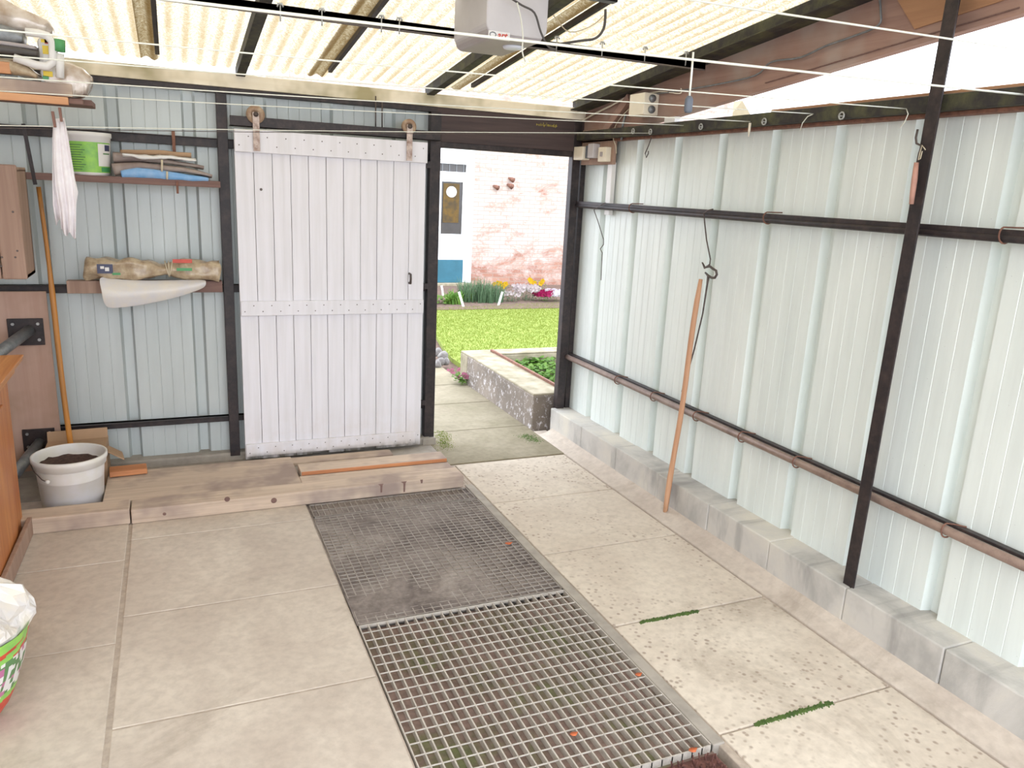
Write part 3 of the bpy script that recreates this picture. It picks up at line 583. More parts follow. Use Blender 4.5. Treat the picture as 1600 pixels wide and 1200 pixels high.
for u, v0, v1, l in ((587, 150, 205, 'thin rod hanging above the door, left one'), (597, 158, 200, 'thin rod with pale tip hanging above the door, right one')):
    a, b = at(u, v0, 1, 4.84), at(u, v1, 1, 4.84); T(MB().tube([a, b], .004, 6).build('hanging_rod', 'iron', None, True), l, 'rod')
# ================================================================ BACK-LEFT SHELF and what stands on it
zs = at(335, 283, 1, 4.72).z
shf = thing('wall_shelf', 'narrow dark wooden shelf on the back wall carrying a green bucket', 'shelf', (-.3, 4.8, zs-.04))
MB().box((-1.0, 4.72, zs-.035), (.262, 4.90, zs)).build('board', 'shelfw', shf, False, .003)
MB().bar((-.655, 4.722, 1.93), (-.628, 4.722, zs-.06), .018, .005, (0, 1, 0)).build('strap', 'black', shf, False, .001)
MB().box((.035, 4.71, zs-.075), (.047, 4.719, zs-.01)).build('clip', 'rust', shf, False, .001)
T(MB().box((.028, 4.885, 1.80), (.045, 4.895, 1.955)).build('rail_clip', 'rust', None, False, .001), 'rusty clip hanging on the top rail above the shelf pile', 'clip')
bx_, by_ = -.41, 4.80
q0, q1 = at(106, 250, 1, 4.8), at(175, 250, 1, 4.8); bxc = (q0.x+q1.x)/2; br0 = (q1.x-q0.x)/2
ztop = at(140, 207, 1, 4.8).z; hB = ztop-zs
bk = thing('plastic_bucket', 'white lidded bucket with lime green printed label on the shelf', 'bucket', (bxc, 4.81, zs))
MB().lathe((bxc, 4.81, zs), [(br0*.86, 0), (br0*.9, .01), (br0*.98, hB*.82), (br0*1.0, hB*.83), (br0*1.0, hB*.88), (br0*1.05, hB*.9), (br0*1.05, hB)], 40).build('body', 'white_plastic', bk, True)
def patch(cx, cy, r0, r1, z0, z1, a0, a1, mat, parent, name, n=18, off=.0012):
    m = MB()
    for i in range(n+1):
        a = math.radians(a0+(a1-a0)*i/n)
        for r, z in ((r0, z0), (r1, z1)): m.v.append(Vector((cx+(r+off)*math.cos(a), cy+(r+off)*math.sin(a), z)))
    for i in range(n): m.f.append((2*i, 2*i+2, 2*i+3, 2*i+1)); m.k.append(0)
    return m.build(name, mat, parent, True)
R_ = lambda f: br0*(.9+.08*(f-.05)/.77)
def bp(f0, f1, a0, a1, mat, name, off): return patch(bxc, 4.81, R_(f0), R_(f1), zs+hB*f0, zs+hB*f1, a0, a1, mat, lb or bk, name, 18, off)
lb = None; lb = bp(.07, .77, 175, 345, 'lime', 'label', .0012)
for i in range(11):
    f = .12+i*.056; bp(f, f+.022, 205+2*(i % 3), 250+6*((i*7) % 3), 'textgreen', 'print_line', .0018)
bp(.22, .74, 297, 345, 'white_plastic', 'white_panel', .0020); bp(.58, .72, 318, 340, 'navy', 'print_square', .0028); bp(.09, .2, 305, 340, 'dkgreen', 'print_corner', .0024); bp(.50, .53, 312, 338, 'textgreen', 'print_word', .0028)
# folded sacks and papers beside the bucket
def bundle(name, st, mat, label, cat, n=18, pw=.5, nz=.004, ns=12, ax=1, val=4.78, dep=.07, extra=None, sub=8):
    S_ = []
    for (u, v, hh, *d) in st: p = at(u, v, ax, val); S_.append((p, (d[0] if d else dep), hh))
    F = []
    for i in range(len(S_)-1):
        for t in range(sub):
            w = t/sub; F.append((S_[i][0].lerp(S_[i+1][0], w), S_[i][1]*(1-w)+S_[i+1][1]*w, S_[i][2]*(1-w)+S_[i+1][2]*w))
    F.append(S_[-1]); return T(MB().loft(F, n, pw, nz, ns).build(name, mat, None, True), label, cat)
px = 1/250
bundle('plastic_roll', [(190, 272, .020), (215, 270, .030), (260, 274, .026), (325, 281, .012)], 'blue', 'blue folded plastic bag at the bottom of the shelf pile', 'bag', val=4.76, dep=.045)
bundle('folded_sack', [(178, 265, .034), (220, 259, .020), (290, 266, .014), (331, 275, .010)], 'sack', 'dark grey brown folded sack between blue plastic and papers', 'sack', val=4.80, dep=.075)
bundle('folded_sack', [(178, 246, .028), (215, 247, .020), (270, 254, .012), (318, 262, .010)], 'sack', 'grey folded sack beneath the white paper packet', 'sack', val=4.82, dep=.06)
bundle('paper_packet', [(192, 242, .007), (225, 246, .012), (262, 246, .010), (305, 250, .006)], 'white_plastic', 'white crumpled paper packet on top of the shelf pile', 'packet', val=4.78, dep=.05, nz=.010, ns=22)
bundle('cardboard_sheet', [(188, 238, .012), (240, 238, .014), (299, 243, .014)], 'card', 'tan cardboard piece at the back of the shelf pile', 'cardboard', val=4.86, dep=.02)
for u, v0, v1, l in ((253, 250, 268, 'short tape strip around the upper sack on the shelf'), (261, 268, 280, 'short string around the blue plastic bag')):
    a, b = at(u, v0, 1, 4.70), at(u, v1, 1, 4.70); T(MB().tube([a, (a+b)/2+Vector((0, -.006, 0)), b], .006, 6).build('string', 'twine', None, True), l, 'string')
# ---- middle rail: laths with rolled brown plastic sheet and white polythene
onebox('wood_strip', tuple(at(107, 455, 1, 4.86)+Vector((0, -.06, -.005))), tuple(at(172, 437, 1, 4.86)+Vector((0, 0, 0))), 'box', 'short brown wood strip on the middle rail, left of the roll', 'wood')
onebox('wood_strip', tuple(at(168, 455, 1, 4.86)+Vector((0, -.07, 0))), tuple(at(346, 437, 1, 4.86)), 'shelfw', 'long brown wood strip under the rolled brown plastic', 'wood')
m = MB(); F = []
for i in range(41):
    t = i/40; u = 134+(343-134)*t; p = at(u, 419+4*t, 1, 4.79); F.append((p, .055+.01*noise.noise(Vector((t*5, 1, 0))), .056-.022*math.exp(-((t-.58)/.09)**2)+.006*noise.noise(Vector((t*6, 3, 0)))))
rl = m.loft(F, 36, .75, .018, 16).build('sheet_roll', 'kraft', None, True); T(rl, 'rolled glossy brown plastic sheeting tied with twine on the middle rail', 'plastic roll')
c = at(164, 420, 1, 4.725); o = MB().box(c+Vector((-.038, -.002, -.025)), c+Vector((.038, .0, .025))).build('print_square', 'navy', rl)
MB().box(c+Vector((-.022, -.004, 0)), c+Vector((-.004, -.002, .014))).box(c+Vector((.0, -.004, -.012)), c+Vector((.02, -.002, .008))).build('print_mark', 'white_plastic', o)
for u, v, w, h, mt in ((285, 408, .05, .01, 'red'), (288, 421, .04, .008, 'dkgreen'), (182, 428, .02, .006, 'dkgreen')):
    c = at(u, v, 1, 4.722); MB().box(c+Vector((-w, -.001, -h)), c+Vector((w, .001, h))).build('print_mark', mt, rl)
for k in range(3):
    P = []
    for i in range(13):
        a = i*math.pi/6; c = at(261+3*k, 420, 1, 4.785); P.append(c+Vector((.01*(k-1)*math.sin(a), .062*math.cos(a), .044*math.sin(a))))
    MB().tube(P, .003, 6).build('twine', 'twine', rl, True)
m = MB(); top = [(150, 428), (180, 436), (210, 437), (240, 438), (270, 437), (300, 437), (322, 437)]; mid = [(158, 452), (183, 456), (212, 454), (242, 452), (270, 450), (298, 446), (323, 440)]; bot = [(161, 484), (186, 482), (214, 479), (243, 473), (270, 467), (299, 458), (323, 449)]
for row, yv in ((top, 4.755), (mid, 4.70), (bot, 4.72)):
    for u, v in row: m.v.append(at(u, v, 1, yv+.006*math.sin(u*.12)))
for r in range(2):
    for i in range(6): m.f.append((r*7+i, (r+1)*7+i, (r+1)*7+i+1, r*7+i+1)); m.k.append(0)
o = m.build('polythene_sheet', 'poly', None, True, 0, .004); q = o.modifiers.new('s', 'SUBSURF'); q.levels = q.render_levels = 3; q.subdivision_type = 'CATMULL_CLARK'
T(o, 'white folded polythene hanging over the middle rail below the roll', 'polythene')
# ---- cloth with two pegs
def cloth_part(pts_l, pts_r, y, name, parent, folds, ph):
    m = MB(); n = 28; rows = len(pts_l)
    for r in range(rows):
        a, b = at(*pts_l[r], 1, y), at(*pts_r[r], 1, y); amp = .003+.008*r/rows
        for i in range(n+1):
            t = i/n; p = a.lerp(b, t); p.y += amp*math.sin(t*folds*2*math.pi+ph+.4*math.sin(r)); p.z += (.012*math.sin(t*11+ph) if r == rows-1 else 0); m.v.append(p)
    for r in range(rows-1):
        for i in range(n): a = r*(n+1)+i; m.f.append((a, a+n+1, a+n+2, a+1)); m.k.append(0)
    return m.build(name, 'cloth', parent, True, 0, .003)
CY = q7.y
cl = thing('white_cloth', 'white rag pegged folded over the clothes line at left', 'cloth', at(98, 372, 1, CY))
cloth_part([(84, 186), (82, 215), (82, 250), (82, 285), (83, 320), (88, 352)], [(100, 184), (106, 212), (111, 245), (117, 280), (122, 300), (117, 325)], CY+.012, 'back_layer', cl, 2, 0)
cloth_part([(85, 190), (84, 220), (84, 255), (86, 290), (92, 325), (96, 362)], [(101, 188), (106, 215), (112, 250), (117, 285), (119, 320), (118, 370)], CY-.012, 'front_layer', cl, 2.5, 1.2)
for (u0, v0, u1, v1, l) in ((82, 174, 86, 199, 'brown wooden clothes peg, left one on the white cloth'), (93, 168, 96, 190, 'brown wooden clothes peg, right one on the white cloth')):
    a, b = at(u0, v0, 1, CY-.03), at(u1, v1, 1, CY-.03); m = MB(); 
    m.bar(a+Vector((0, -.006, 0)), b+Vector((0, -.001, 0)), .010, .006, (0, 1, 0)); m.bar(a+Vector((0, .010, 0)), b+Vector((0, .008, 0)), .010, .006, (0, 1, 0)); T(m.build('clothes_peg', 'peg', None, False, .001), l, 'peg', 'pegs holding the white cloth')
# ---- broom handle, plywood panel, mounting plates and pipes
a, b = at(60, 292, 1, 4.80), at(110, 690, 1, 4.72); P = [a.lerp(b, i/10)+Vector((.004*math.sin(i*.6), 0, 0)) for i in range(11)]
b2 = b+(b-a).normalized()*.2; P.append(b2)
T(MB().tube(P, [.011]*4+[.0145]*8, 12).build('broom_handle', 'broom', None, True), 'long orange brown wooden handle leaning on the back wall behind bucket', 'handle')
pl = thing('plywood_panel', 'pinkish brown plywood panel leaning against the back wall', 'panel', at(60, 700, 1, 4.87))
a = at(72, 455, 1, 4.88); b = at(98, 700, 1, 4.88)
m = MB(); m.prism([(a.x-.62, a.z), (a.x, a.z), (b.x, b.z-.12), (a.x-.62, b.z-.12)], 1, 4.868, 4.886); m.build('board', 'ply', pl, False, .002)
for (u0, v0, u1, v1, l, pp) in ((15, 497, 67, 540, 'black square steel plate with pipe, upper one', ((46, 516), (-14, 560))), (38, 668, 85, 705, 'black square steel plate with pipe, lower one', ((62, 692), (22, 742)))):
    a, b = at(u0, v1, 1, 4.865), at(u1, v0, 1, 4.865); t = thing('steel_plate', l+' on the plywood panel', 'bracket', ((a.x+b.x)/2, 4.86, a.z), 'steel plates on the plywood')
    MB().box((a.x, 4.855, a.z), (b.x, 4.867, b.z)).build('plate', 'black', t, False, .002)
    p, q = at(*pp[0], 1, 4.85), at(*pp[1], 1, 4.5); MB().tube([p, q], .03, 14).build('pipe', 'greymetal', t, True)
    for sx in (.15, .85):
        for sz in (.2, .8): MB().lathe((a.x+(b.x-a.x)*sx, 4.855, a.z+(b.z-a.z)*sz), [(.009, 0), (.008, -.006)], 6, axis='y').build('bolt', 'galv', t)
# ---- white soil bucket, card box, scrap wood
wb = thing('soil_bucket', 'open white plastic bucket holding dark soil by the timber step', 'bucket', (-.548, 4.38, .0))
cx, cy = -.548, 4.38
MB().lathe((cx, cy, 0), [(.138, 0), (.142, .006), (.158, .235), (.168, .238), (.170, .262), (.176, .268), (.176, .290), (.168, .292), (.166, .285), (.156, .20), (.140, .012)], 48).build('body', 'bucket_white', wb, True)
m = MB(); n = 40; m.v.append(Vector((cx, cy, .232)))
for r in (1, 2, 3, 4):
    for j in range(n): a = 2*math.pi*j/n; rr = .157*r/4; m.v.append(Vector((cx+rr*math.cos(a), cy+rr*math.sin(a), .226+.012*math.sin(a-.5)*r/4+.008*noise.noise(Vector((rr*math.cos(a)*40, rr*math.sin(a)*40, 0))))))
for j in range(n): m.f.append((0, 1+j, 1+(j+1) % n)); m.k.append(0)
for r in range(3):
    for j in range(n): a = 1+r*n+j; b = 1+r*n+(j+1) % n; m.f.append((a, a+n, b+n, b)); m.k.append(0)
T(m.build('potting_soil', 'soil', None, True), 'dark brown soil inside the open white bucket', 'soil', None, 'stuff')
P = [Vector((cx-.172, cy-.03, .262)), Vector((cx-.15, cy-.10, .245)), Vector((cx-.11, cy-.155, .215)), Vector((cx-.085, cy-.168, .205))]
MB().tube(P, .0025, 6).build('handle', 'iron', wb, True); MB().lathe((cx-.085, cy-.163, .205), [(.012, 0), (.010, -.008)], 10, axis='y').build('handle_lug', 'bucket_white', wb, True)
c = thing('cardboard_box', 'open tan cardboard box standing behind the white soil bucket', 'box', (-.45, 4.74, .0))
MB().box((-.70, 4.64, .0), (-.40, 4.84, .235)).build('body', 'card', c, False, .003)
MB().box((-.41, 4.66, .16), (-.405+.09, 4.80, .166), 0, R3(0, 35, 8)).build('flap', 'card', c, False, .001); MB().box((-.70, 4.80, .225), (-.40, 4.806, .29), 0, R3(-20, 0, 3)).build('flap', 'card', c, False, .001)
onebox('wood_block', (-.39, 4.56, .075), (-.20, 4.66, .105), 'timber_orange', 'short reddish wood offcut right of the soil bucket', 'wood', None, .004, R3(0, 0, 4))
onebox('wood_block', (-.41, 4.70, .003), (-.24, 4.80, .055), 'timber_grey', 'grey wood offcut behind the reddish offcut', 'wood', None, .004, R3(0, 0, -6))
# ---- timber step: sleepers on the floor
slp = onebox('timber_sleeper', (-.262, 4.045, .001), (1.512, 4.19, .078), 'timber_grey', 'long weathered timber step beam before the sliding door', 'beam', None, .006)
mk = MB()
for u, w_, dep in ((596, .020, .05), (632, .022, .062), (659, .010, .02)):
    p = at(u, 750, 1, 4.045); mk.prism([(p.x-w_, .078), (p.x+w_*.6, .078), (p.x+.006, .068), (p.x+.004, .076-dep), (p.x-.005, .076-dep), (p.x-.006, .066)], 1, 4.0435, 4.0452)
mk.build('split_mark', 'shelfw', slp)
for u, v, r_ in ((428, 782, .022), (257, 803, .012), (355, 780, .02), (590, 745, .0)):
    if r_: p = at(u, v, 1, 4.045); MB().lathe((p.x, 4.0445, max(p.z, .03)), [(r_*.7, 0), (r_*.5, -.0015)], 14, axis='y').build('knot', 'shelfw', slp)
onebox('timber_sleeper', (-.80, 4.05, .001), (-.268, 4.19, .082), 'timber_grey', 'shorter weathered timber beam left of the long one', 'beam', None, .006)
bd_ = onebox('timber_plank', (-.40, 4.20, .001), (.60, 4.66, .070), 'timber_grey', 'wide grey plank lying behind the timber beams beside the bucket', 'plank', None, .005)
bd_['label'] = 'wide grey plank lying behind the timber beam right of bucket'
onebox('timber_plank', (.60, 4.20, .001), (1.50, 4.31, .070), 'timber_grey', 'pale narrow plank directly behind the long step beam', 'plank', None, .004)
pk = thing('timber_plank', 'thick plank with orange front edge near the door bottom', 'plank', (1.06, 4.38, 0))
MB().box((.612, 4.325, .001), (1.50, 4.46, .090)).build('plank', 'timber_grey', pk, False, .004); MB().box((.616, 4.317, .068), (1.496, 4.326, .089)).build('front_edge', 'timber_orange', pk, False, .002)['label'] = 'orange brown front edge'
onebox('timber_plank', (.30, 4.67, .001), (1.25, 4.78, .02), 'timber_grey', 'thin grey board in the gap before the door bottom', 'plank', None, .003)
# ---- orange cupboard at left
cb = thing('pine_cupboard', 'orange varnished pine cupboard at the left edge', 'cupboard', (-1.0, 3.6, 0))
MB().box((-1.28, 2.98, .0), (-.735, 4.10, .76)).build('body', 'cab', cb, False, .004)
MB().box((-.735, 3.02, .05), (-.722, 3.42, .70)).box((-.735, 3.46, .05), (-.722, 3.90, .70)).build('door', 'cab', cb, False, .006)
prof = [(-1.28, .76), (-.735, .76), (-.705, .79), (-.700, .82), (-.668, .85), (-.660, .875), (-1.28, .875)]
MB().prism(prof, 1, 2.94, 4.12).build('top_moulding', 'cab_y', cb, False, .004)
m = MB(); m.bar((-.700, 4.07, .045), (-.715, 3.05, .045), .022, .085); T(m.build('skirting_board', 'box', None, False, .004), 'low wooden board standing along the front of the pine cupboard', 'board')
# ---- old brown board box on the left
ob = thing('wooden_box', 'old brown boarded box with rounded edge high at left', 'box', at(40, 438, 1, 4.35))
a, b = at(44, 436, 1, 4.35), at(33, 258, 1, 4.35)
m = MB()
for i, (x0, x1) in enumerate(((a.x-.42, a.x-.20), (a.x-.196, a.x-.105), (a.x-.101, a.x))): m.box((x0, 4.33, a.z), (x1, 4.352, b.z-.0), 0)
m.build('front_boards', 'box', ob, False, .008)
MB().box((a.x-.42, 4.353, a.z), (a.x-.004, 4.62, a.z+.02)).box((a.x-.024, 4.353, a.z), (a.x-.004, 4.62, b.z-.02)).box((a.x-.42, 4.353, b.z-.03), (a.x-.004, 4.62, b.z-.01)).box((a.x-.42, 4.60, a.z), (a.x-.004, 4.62, b.z-.02)).build('carcass', 'box', ob, False, .003)
nl = MB()
for u, v in ((27, 392), (24, 402), (3, 402), (2, 416), (20, 331)): p = at(u, v, 1, 4.33); nl.lathe((p.x, 4.33, p.z), [(.005, 0), (.004, -.002)], 8, axis='y')
nl.build('nails', 'iron', ob)
hk = at(8, 330, 1, 4.33)
# ---- top-left shelf and its load
SY = 4.10
a = at(107, 164, 1, SY); tsz = at(107, 152, 1, SY).z
ts = thing('top_shelf', 'rough timber shelf hanging under the roof at top left', 'shelf', (-.9, 4.2, a.z))
MB().box((LX+.01, SY, a.z), (a.x, SY+.025, tsz)).build('front_lath', 'lath', ts, False, .002)['label'] = 'orange pine lath'
x2 = at(120, 150, 1, SY).x
MB().box((LX+.01, SY+.03, tsz-.025), (x2+.02, SY+.09, tsz)).box((LX+.01, SY+.1, tsz-.022), (x2+.05, SY+.3, tsz+.003)).build('boards', 'shelfw', ts, False, .003)
z1 = at(60, 128, 1, SY+.05).z
MB().box((LX+.01, SY+.02, tsz+.003), (at(112, 140, 1, SY).x, SY+.06, z1)).build('upstand', 'timber_grey', ts, False, .004)
bundle('plastic_bag', [(72, 128, .03), (98, 124, .075), (122, 130, .07), (136, 136, .05), (141, 139, .03)], 'silver', 'glossy clear bag of brown contents at the right end of the top shelf', 'bag', val=SY+.10, dep=.08, nz=.012, ns=16)
jg = thing('jerry_can', 'white plastic can with green cap on the top shelf', 'can', at(90, 130, 1, SY))
P = [at(u, v, 1, SY-.02) for u, v in ((40, 50), (60, 52), (74, 56), (82, 66), (83, 85), (82, 98), (74, 104), (58, 102), (40, 96), (22, 90))]
MB().tube(P, .017, 12).build('handle', 'white_plastic', jg, True)
MB().tube([at(94, 122, 1, SY-.02), at(94, 84, 1, SY-.02)], .016, 14).build('neck', 'white_plastic', jg, True)
MB().tube([at(93.5, 81, 1, SY-.02), at(93, 62, 1, SY-.02)], .022, 16).build('cap', 'dkgreen', jg, True)['label'] = 'green screw cap'
a_, b_ = at(63, 122, 1, SY+.03), at(86, 60, 1, SY+.03); MB().box((a_.x, SY+.02, a_.z), (b_.x, SY+.12, b_.z)).build('body', 'white_plastic', jg, False, .02)
for u0, v0, u1, v1, mt in ((64, 62, 74, 66, 'yellow'), (70, 61, 76, 68, 'red'), (67, 72, 77, 84, 'yellow'), (68, 112, 82, 119, 'yellow'), (67, 119, 76, 124, 'dkgreen')):
    p, q = at(u0, v1, 1, SY+.018), at(u1, v0, 1, SY+.018); MB().box((p.x, SY+.0165, p.z), (q.x, SY+.0195, q.z)).build('label_patch', mt, jg)
bundle('plastic_bag', [(-40, 28, .07, .10), (10, 30, .07, .10), (45, 38, .05, .10), (74, 46, .03, .09), (82, 50, .012, .05)], 'silver', 'large pale clear bag lying uppermost on the top shelf', 'bag', val=SY+.16, nz=.016, ns=9)
bundle('folded_tarp', [(-40, 48, .045), (0, 54, .040), (25, 60, .03), (38, 64, .018)], 'greymetal', 'grey folded tarpaulin under the pale bag on the top shelf', 'tarpaulin', val=SY+.06, dep=.06, nz=.008)
bundle('plastic_tray', [(-40, 76, .018), (0, 80, .018), (35, 84, .015), (64, 88, .012)], 'cord', 'dark flat tray stacked beneath the grey tarpaulin', 'tray', val=SY+.07, dep=.10, nz=.001, pw=.3)
bundle('paper_sack', [(-40, 92, .022), (0, 98, .022), (30, 108, .03), (62, 122, .012)], 'kraft', 'crumpled brown sack low on the top shelf', 'sack', val=SY+.08, dep=.08, nz=.010)
bundle('plastic_tray', [(-40, 66, .010), (20, 73, .010), (60, 79, .009)], 'openerb', 'pale grey flat tray on top of the dark tray', 'tray', val=SY+.07, dep=.09, nz=.001, pw=.3)
p, q = at(-20, 112, 1, SY), at(15, 97, 1, SY); onebox('brick_piece', (p.x, SY+.0, p.z), (q.x, SY+.03, q.z), 'lath', 'orange block at the left end of the top shelf', 'block', None, .003)
# ---- compost bag at lower left
cbg = thing('compost_bag', 'compost bag with white crumpled top and fruit and leaf print', 'bag', (-.80, 2.62, 0))
F = []
prof = [(0, .11, .10), (.02, .15, .135), (.10, .178, .16), (.2, .196, .175), (.30, .205, .18), (.38, .20, .17)]
def bagp(k): return k
m = MB(); n = 120
edge = [(.0, at(2, 1105, 1, 2.62)), (.1, at(27, 1055, 1, 2.62)), (.2, at(40, 1010, 1, 2.62)), (.3, at(47, 968, 1, 2.62))]
bz = [at(-6, 1118, 1, 2.62), at(20, 1080, 1, 2.62), at(34, 1040, 1, 2.62), at(42, 1005, 1, 2.62), at(47, 965, 1, 2.62)]
BC = Vector((-.93, 2.62, 0)); zmin = bz[0].z
rows = [(q.x-BC.x, q.z-zmin) for q in bz]; ztopb = rows[-1][1]
nr = 60; ringsd = []
for r in range(nr+1):
    z = ztopb*r/nr; 
    for i in range(len(rows)-1):
        if rows[i][1] <= z <= rows[i+1][1]+1e-6: t = (z-rows[i][1])/(rows[i+1][1]-rows[i][1]); rad = rows[i][0]*(1-t)+rows[i+1][0]*t; break
    for j in range(n):
        a = 2*math.pi*j/n; x = math.copysign(abs(math.cos(a))**.8, math.cos(a)); y = math.copysign(abs(math.sin(a))**.8, math.sin(a))
        p = Vector((BC.x+rad*x, BC.y+rad*.62*y, z)); p += .006*Vector(noise.noise_vector(p*14)); p.z = max(p.z, .0); m.v.append(p)
pal = lambda a, t: 0
for r in range(nr):
    for j in range(n):
        a = (j+.5)/n*360; t = (r+.5)/nr
        k = 1
        if t > .90 or abs((a*.9-300+t*26) % 60) < 4.5 or abs(t-.32-.0015*(a-300)) < .035 or abs(t-.76-.002*(a-300)) < .03: k = 1
        elif t > .80: k = 2
        elif t > .36: k = 3 if noise.noise(Vector((a*.22, t*9, 0))) > .02 else (4 if noise.noise(Vector((a*.3, t*12, 4))) > .1 else 5)
        else: k = 2 if a > 318 or a < 30 else 6
        m.f.append((r*n+j, r*n+(j+1) % n, (r+1)*n+(j+1) % n, (r+1)*n+j)); m.k.append(k)
m.f.append(tuple(range(n-1, -1, -1))); m.k.append(0)
m.build('body', ['white_plastic', 'lime', 'red', 'white_plastic', 'pinkp', 'textgreen', 'yellow'], cbg, True)
m = MB(); rt = rows[-1][0]; nr2 = 12
for r in range(nr2+1):
    t = r/nr2; rad = rt*(1.0+.16*math.sin(t*2.6))*(1-.62*t*t); z = ztopb-.015+.16*t
    for j in range(n):
        a = 2*math.pi*j/n; w = 1+.20*t*abs(math.sin(a*4.5+.4))-.12*t+.10*t*math.sin(a*11+t*3)
        p = Vector((BC.x+rad*math.cos(a)*w-.08*t, BC.y+rad*.62*math.sin(a)*w, z+.04*t*math.sin(a*5)+.02*t*math.sin(a*14+2))); p += .045*min(1, 2*t)*Vector(noise.noise_vector(p*18)); p += .016*min(1, 2*t)*Vector(noise.noise_vector(p*55)); m.v.append(p)
for r in range(nr2):
    for j in range(n): m.f.append((r*n+j, r*n+(j+1) % n, (r+1)*n+(j+1) % n, (r+1)*n+j)); m.k.append(0)
m.build('crumpled_top', 'poly', cbg, False, 0, .002)['label'] = 'white crumpled folded top'
# ================================================================ GRATES
def grate(name, x0, x1, y0, y1, px_, py_, mat, label, z=0, depth=.026, bt=.0048):
    g = thing(name, label, 'grate', ((x0+x1)/2, (y0+y1)/2, z-depth), 'steel floor grates over the pit'); m = MB(); n = round((x1-x0)/px_)
    for i in range(1, n): x = x0+(x1-x0)*i/n; m.box((x-bt/2, y0, z-depth), (x+bt/2, y1, z))
    n = round((y1-y0)/py_)
    for i in range(1, n): y = y0+(y1-y0)*i/n; m.box((x0, y-.0013, z-.0035), (x1, y+.0013, z+.0008))
    m.build('grid_bars', mat, g)
    MB().box((x0, y0, z-depth), (x0+.004, y1, z+.001)).box((x1-.004, y0, z-depth), (x1, y1, z+.001)).box((x0, y0, z-depth), (x1, y0+.004, z+.001)).box((x0, y1-.004, z-depth*.45), (x1, y1, z+.001)).build('frame', mat, g)
grate('floor_grate', .605, 1.53, 1.70, 2.765, .0393, .0565, 'grate', 'clean open steel floor grate nearest the camera')
grate('floor_grate', .608, 1.528, 2.775, 3.86, .040, .0325, 'grate_dirty', 'dusty clogged steel floor grate, middle one', -.001)
grate('floor_grate', .612, 1.525, 3.875, 4.043, .031, .07, 'grate_dirty', 'narrow dusty steel grate strip against the timber beam', -.001)
m = MB()
for i in range(700):
    x = random.uniform(.62, 1.52); y = random.uniform(1.46, 1.675); h = .026+random.uniform(-.006, .004); a = random.uniform(0, 6.28); m.bar((x, y, -.022), (x+.006*math.cos(a), y+.006*math.sin(a), -.022+h), .004, .004)
bm_ = thing('bristle_mat', 'reddish brown bristle mat just beyond the near grate', 'mat', (1.07, 1.57, -.05)); MB().box((.61, 1.455, -.03), (1.53, 1.685, -.018)).build('backing', 'redbrown', bm_, False, .003); o = m.build('bristles', 'redbrown', bm_); o['kind'] = 'stuff'
for (u, v, s, l) in ((795, 849, .022, 'orange dead leaf at the right edge of the far grate'), (897, 1147, .016, 'small orange leaf low on the near grate'), (998, 1054, .016, 'small orange leaf at the right edge of the near grate'), (1083, 1172, .018, 'orange leaf in the lower right corner of near grate')):
    p = at(u, v, 2, .004); m = MB(); V_ = [p+Vector((s*x, s*y, .003*abs(x)+.002*math.sin(y*3))) for x, y in ((-1, 0), (-.5, .45), (.1, .5), (1, .1), (.2, -.5), (-.5, -.4))]
    m.add([p]+V_, [(0, i+1, (i+1) % 6+1) for i in range(6)]); T(m.build('fallen_leaf', 'leaf', None, True, 0, .001), l, 'leaf', 'dead leaves on the grates')
# moss in slab joints, by the sill
def mossclump(pts, n, spread, mat, label, h=.008, name='moss'):
    m = MB()
    for i in range(n):
        t = random.random(); k = min(int(t*(len(pts)-1)), len(pts)-2); w = t*(len(pts)-1)-k; p = pts[k].lerp(pts[k+1], w)+Vector((random.gauss(0, spread[0]), random.gauss(0, spread[1]), 0)); r = random.uniform(.003, .008); b = len(m.v)
        for q in ((1, 0, 0), (-.5, .8, 0), (-.5, -.8, 0)): m.v.append(Vector((p.x+q[0]*r, p.y+q[1]*r, p.z-.002)))
        m.v.append(Vector((p.x, p.y, p.z+random.uniform(.3, 1)*h))); m.f += [(b, b+1, b+3), (b+1, b+2, b+3), (b+2, b, b+3)]; m.k += [0]*3
    return T(m.build(name, mat, None, True), label, 'moss', None, 'stuff')
mossclump([at(1000, 973, 2, 0), at(1090, 955, 2, 0)], 500, (.004, .004), 'moss_dark', 'thin line of green moss in a slab joint beside the grate')
mossclump([at(1180, 1133, 2, 0), at(1300, 1098, 2, 0)], 700, (.004, .005), 'moss_dark', 'green moss in the slab joint nearest the camera')
mossclump([at(690, 676, 2, 0), at(697, 700, 2, 0)], 900, (.03, .03), 'moss', 'yellow green moss patch at foot of the door post', .006)
mossclump([at(820, 680, 2, 0), at(838, 690, 2, 0)], 500, (.03, .02), 'moss_dark', 'faint moss patch on the path near the planter end', .006)
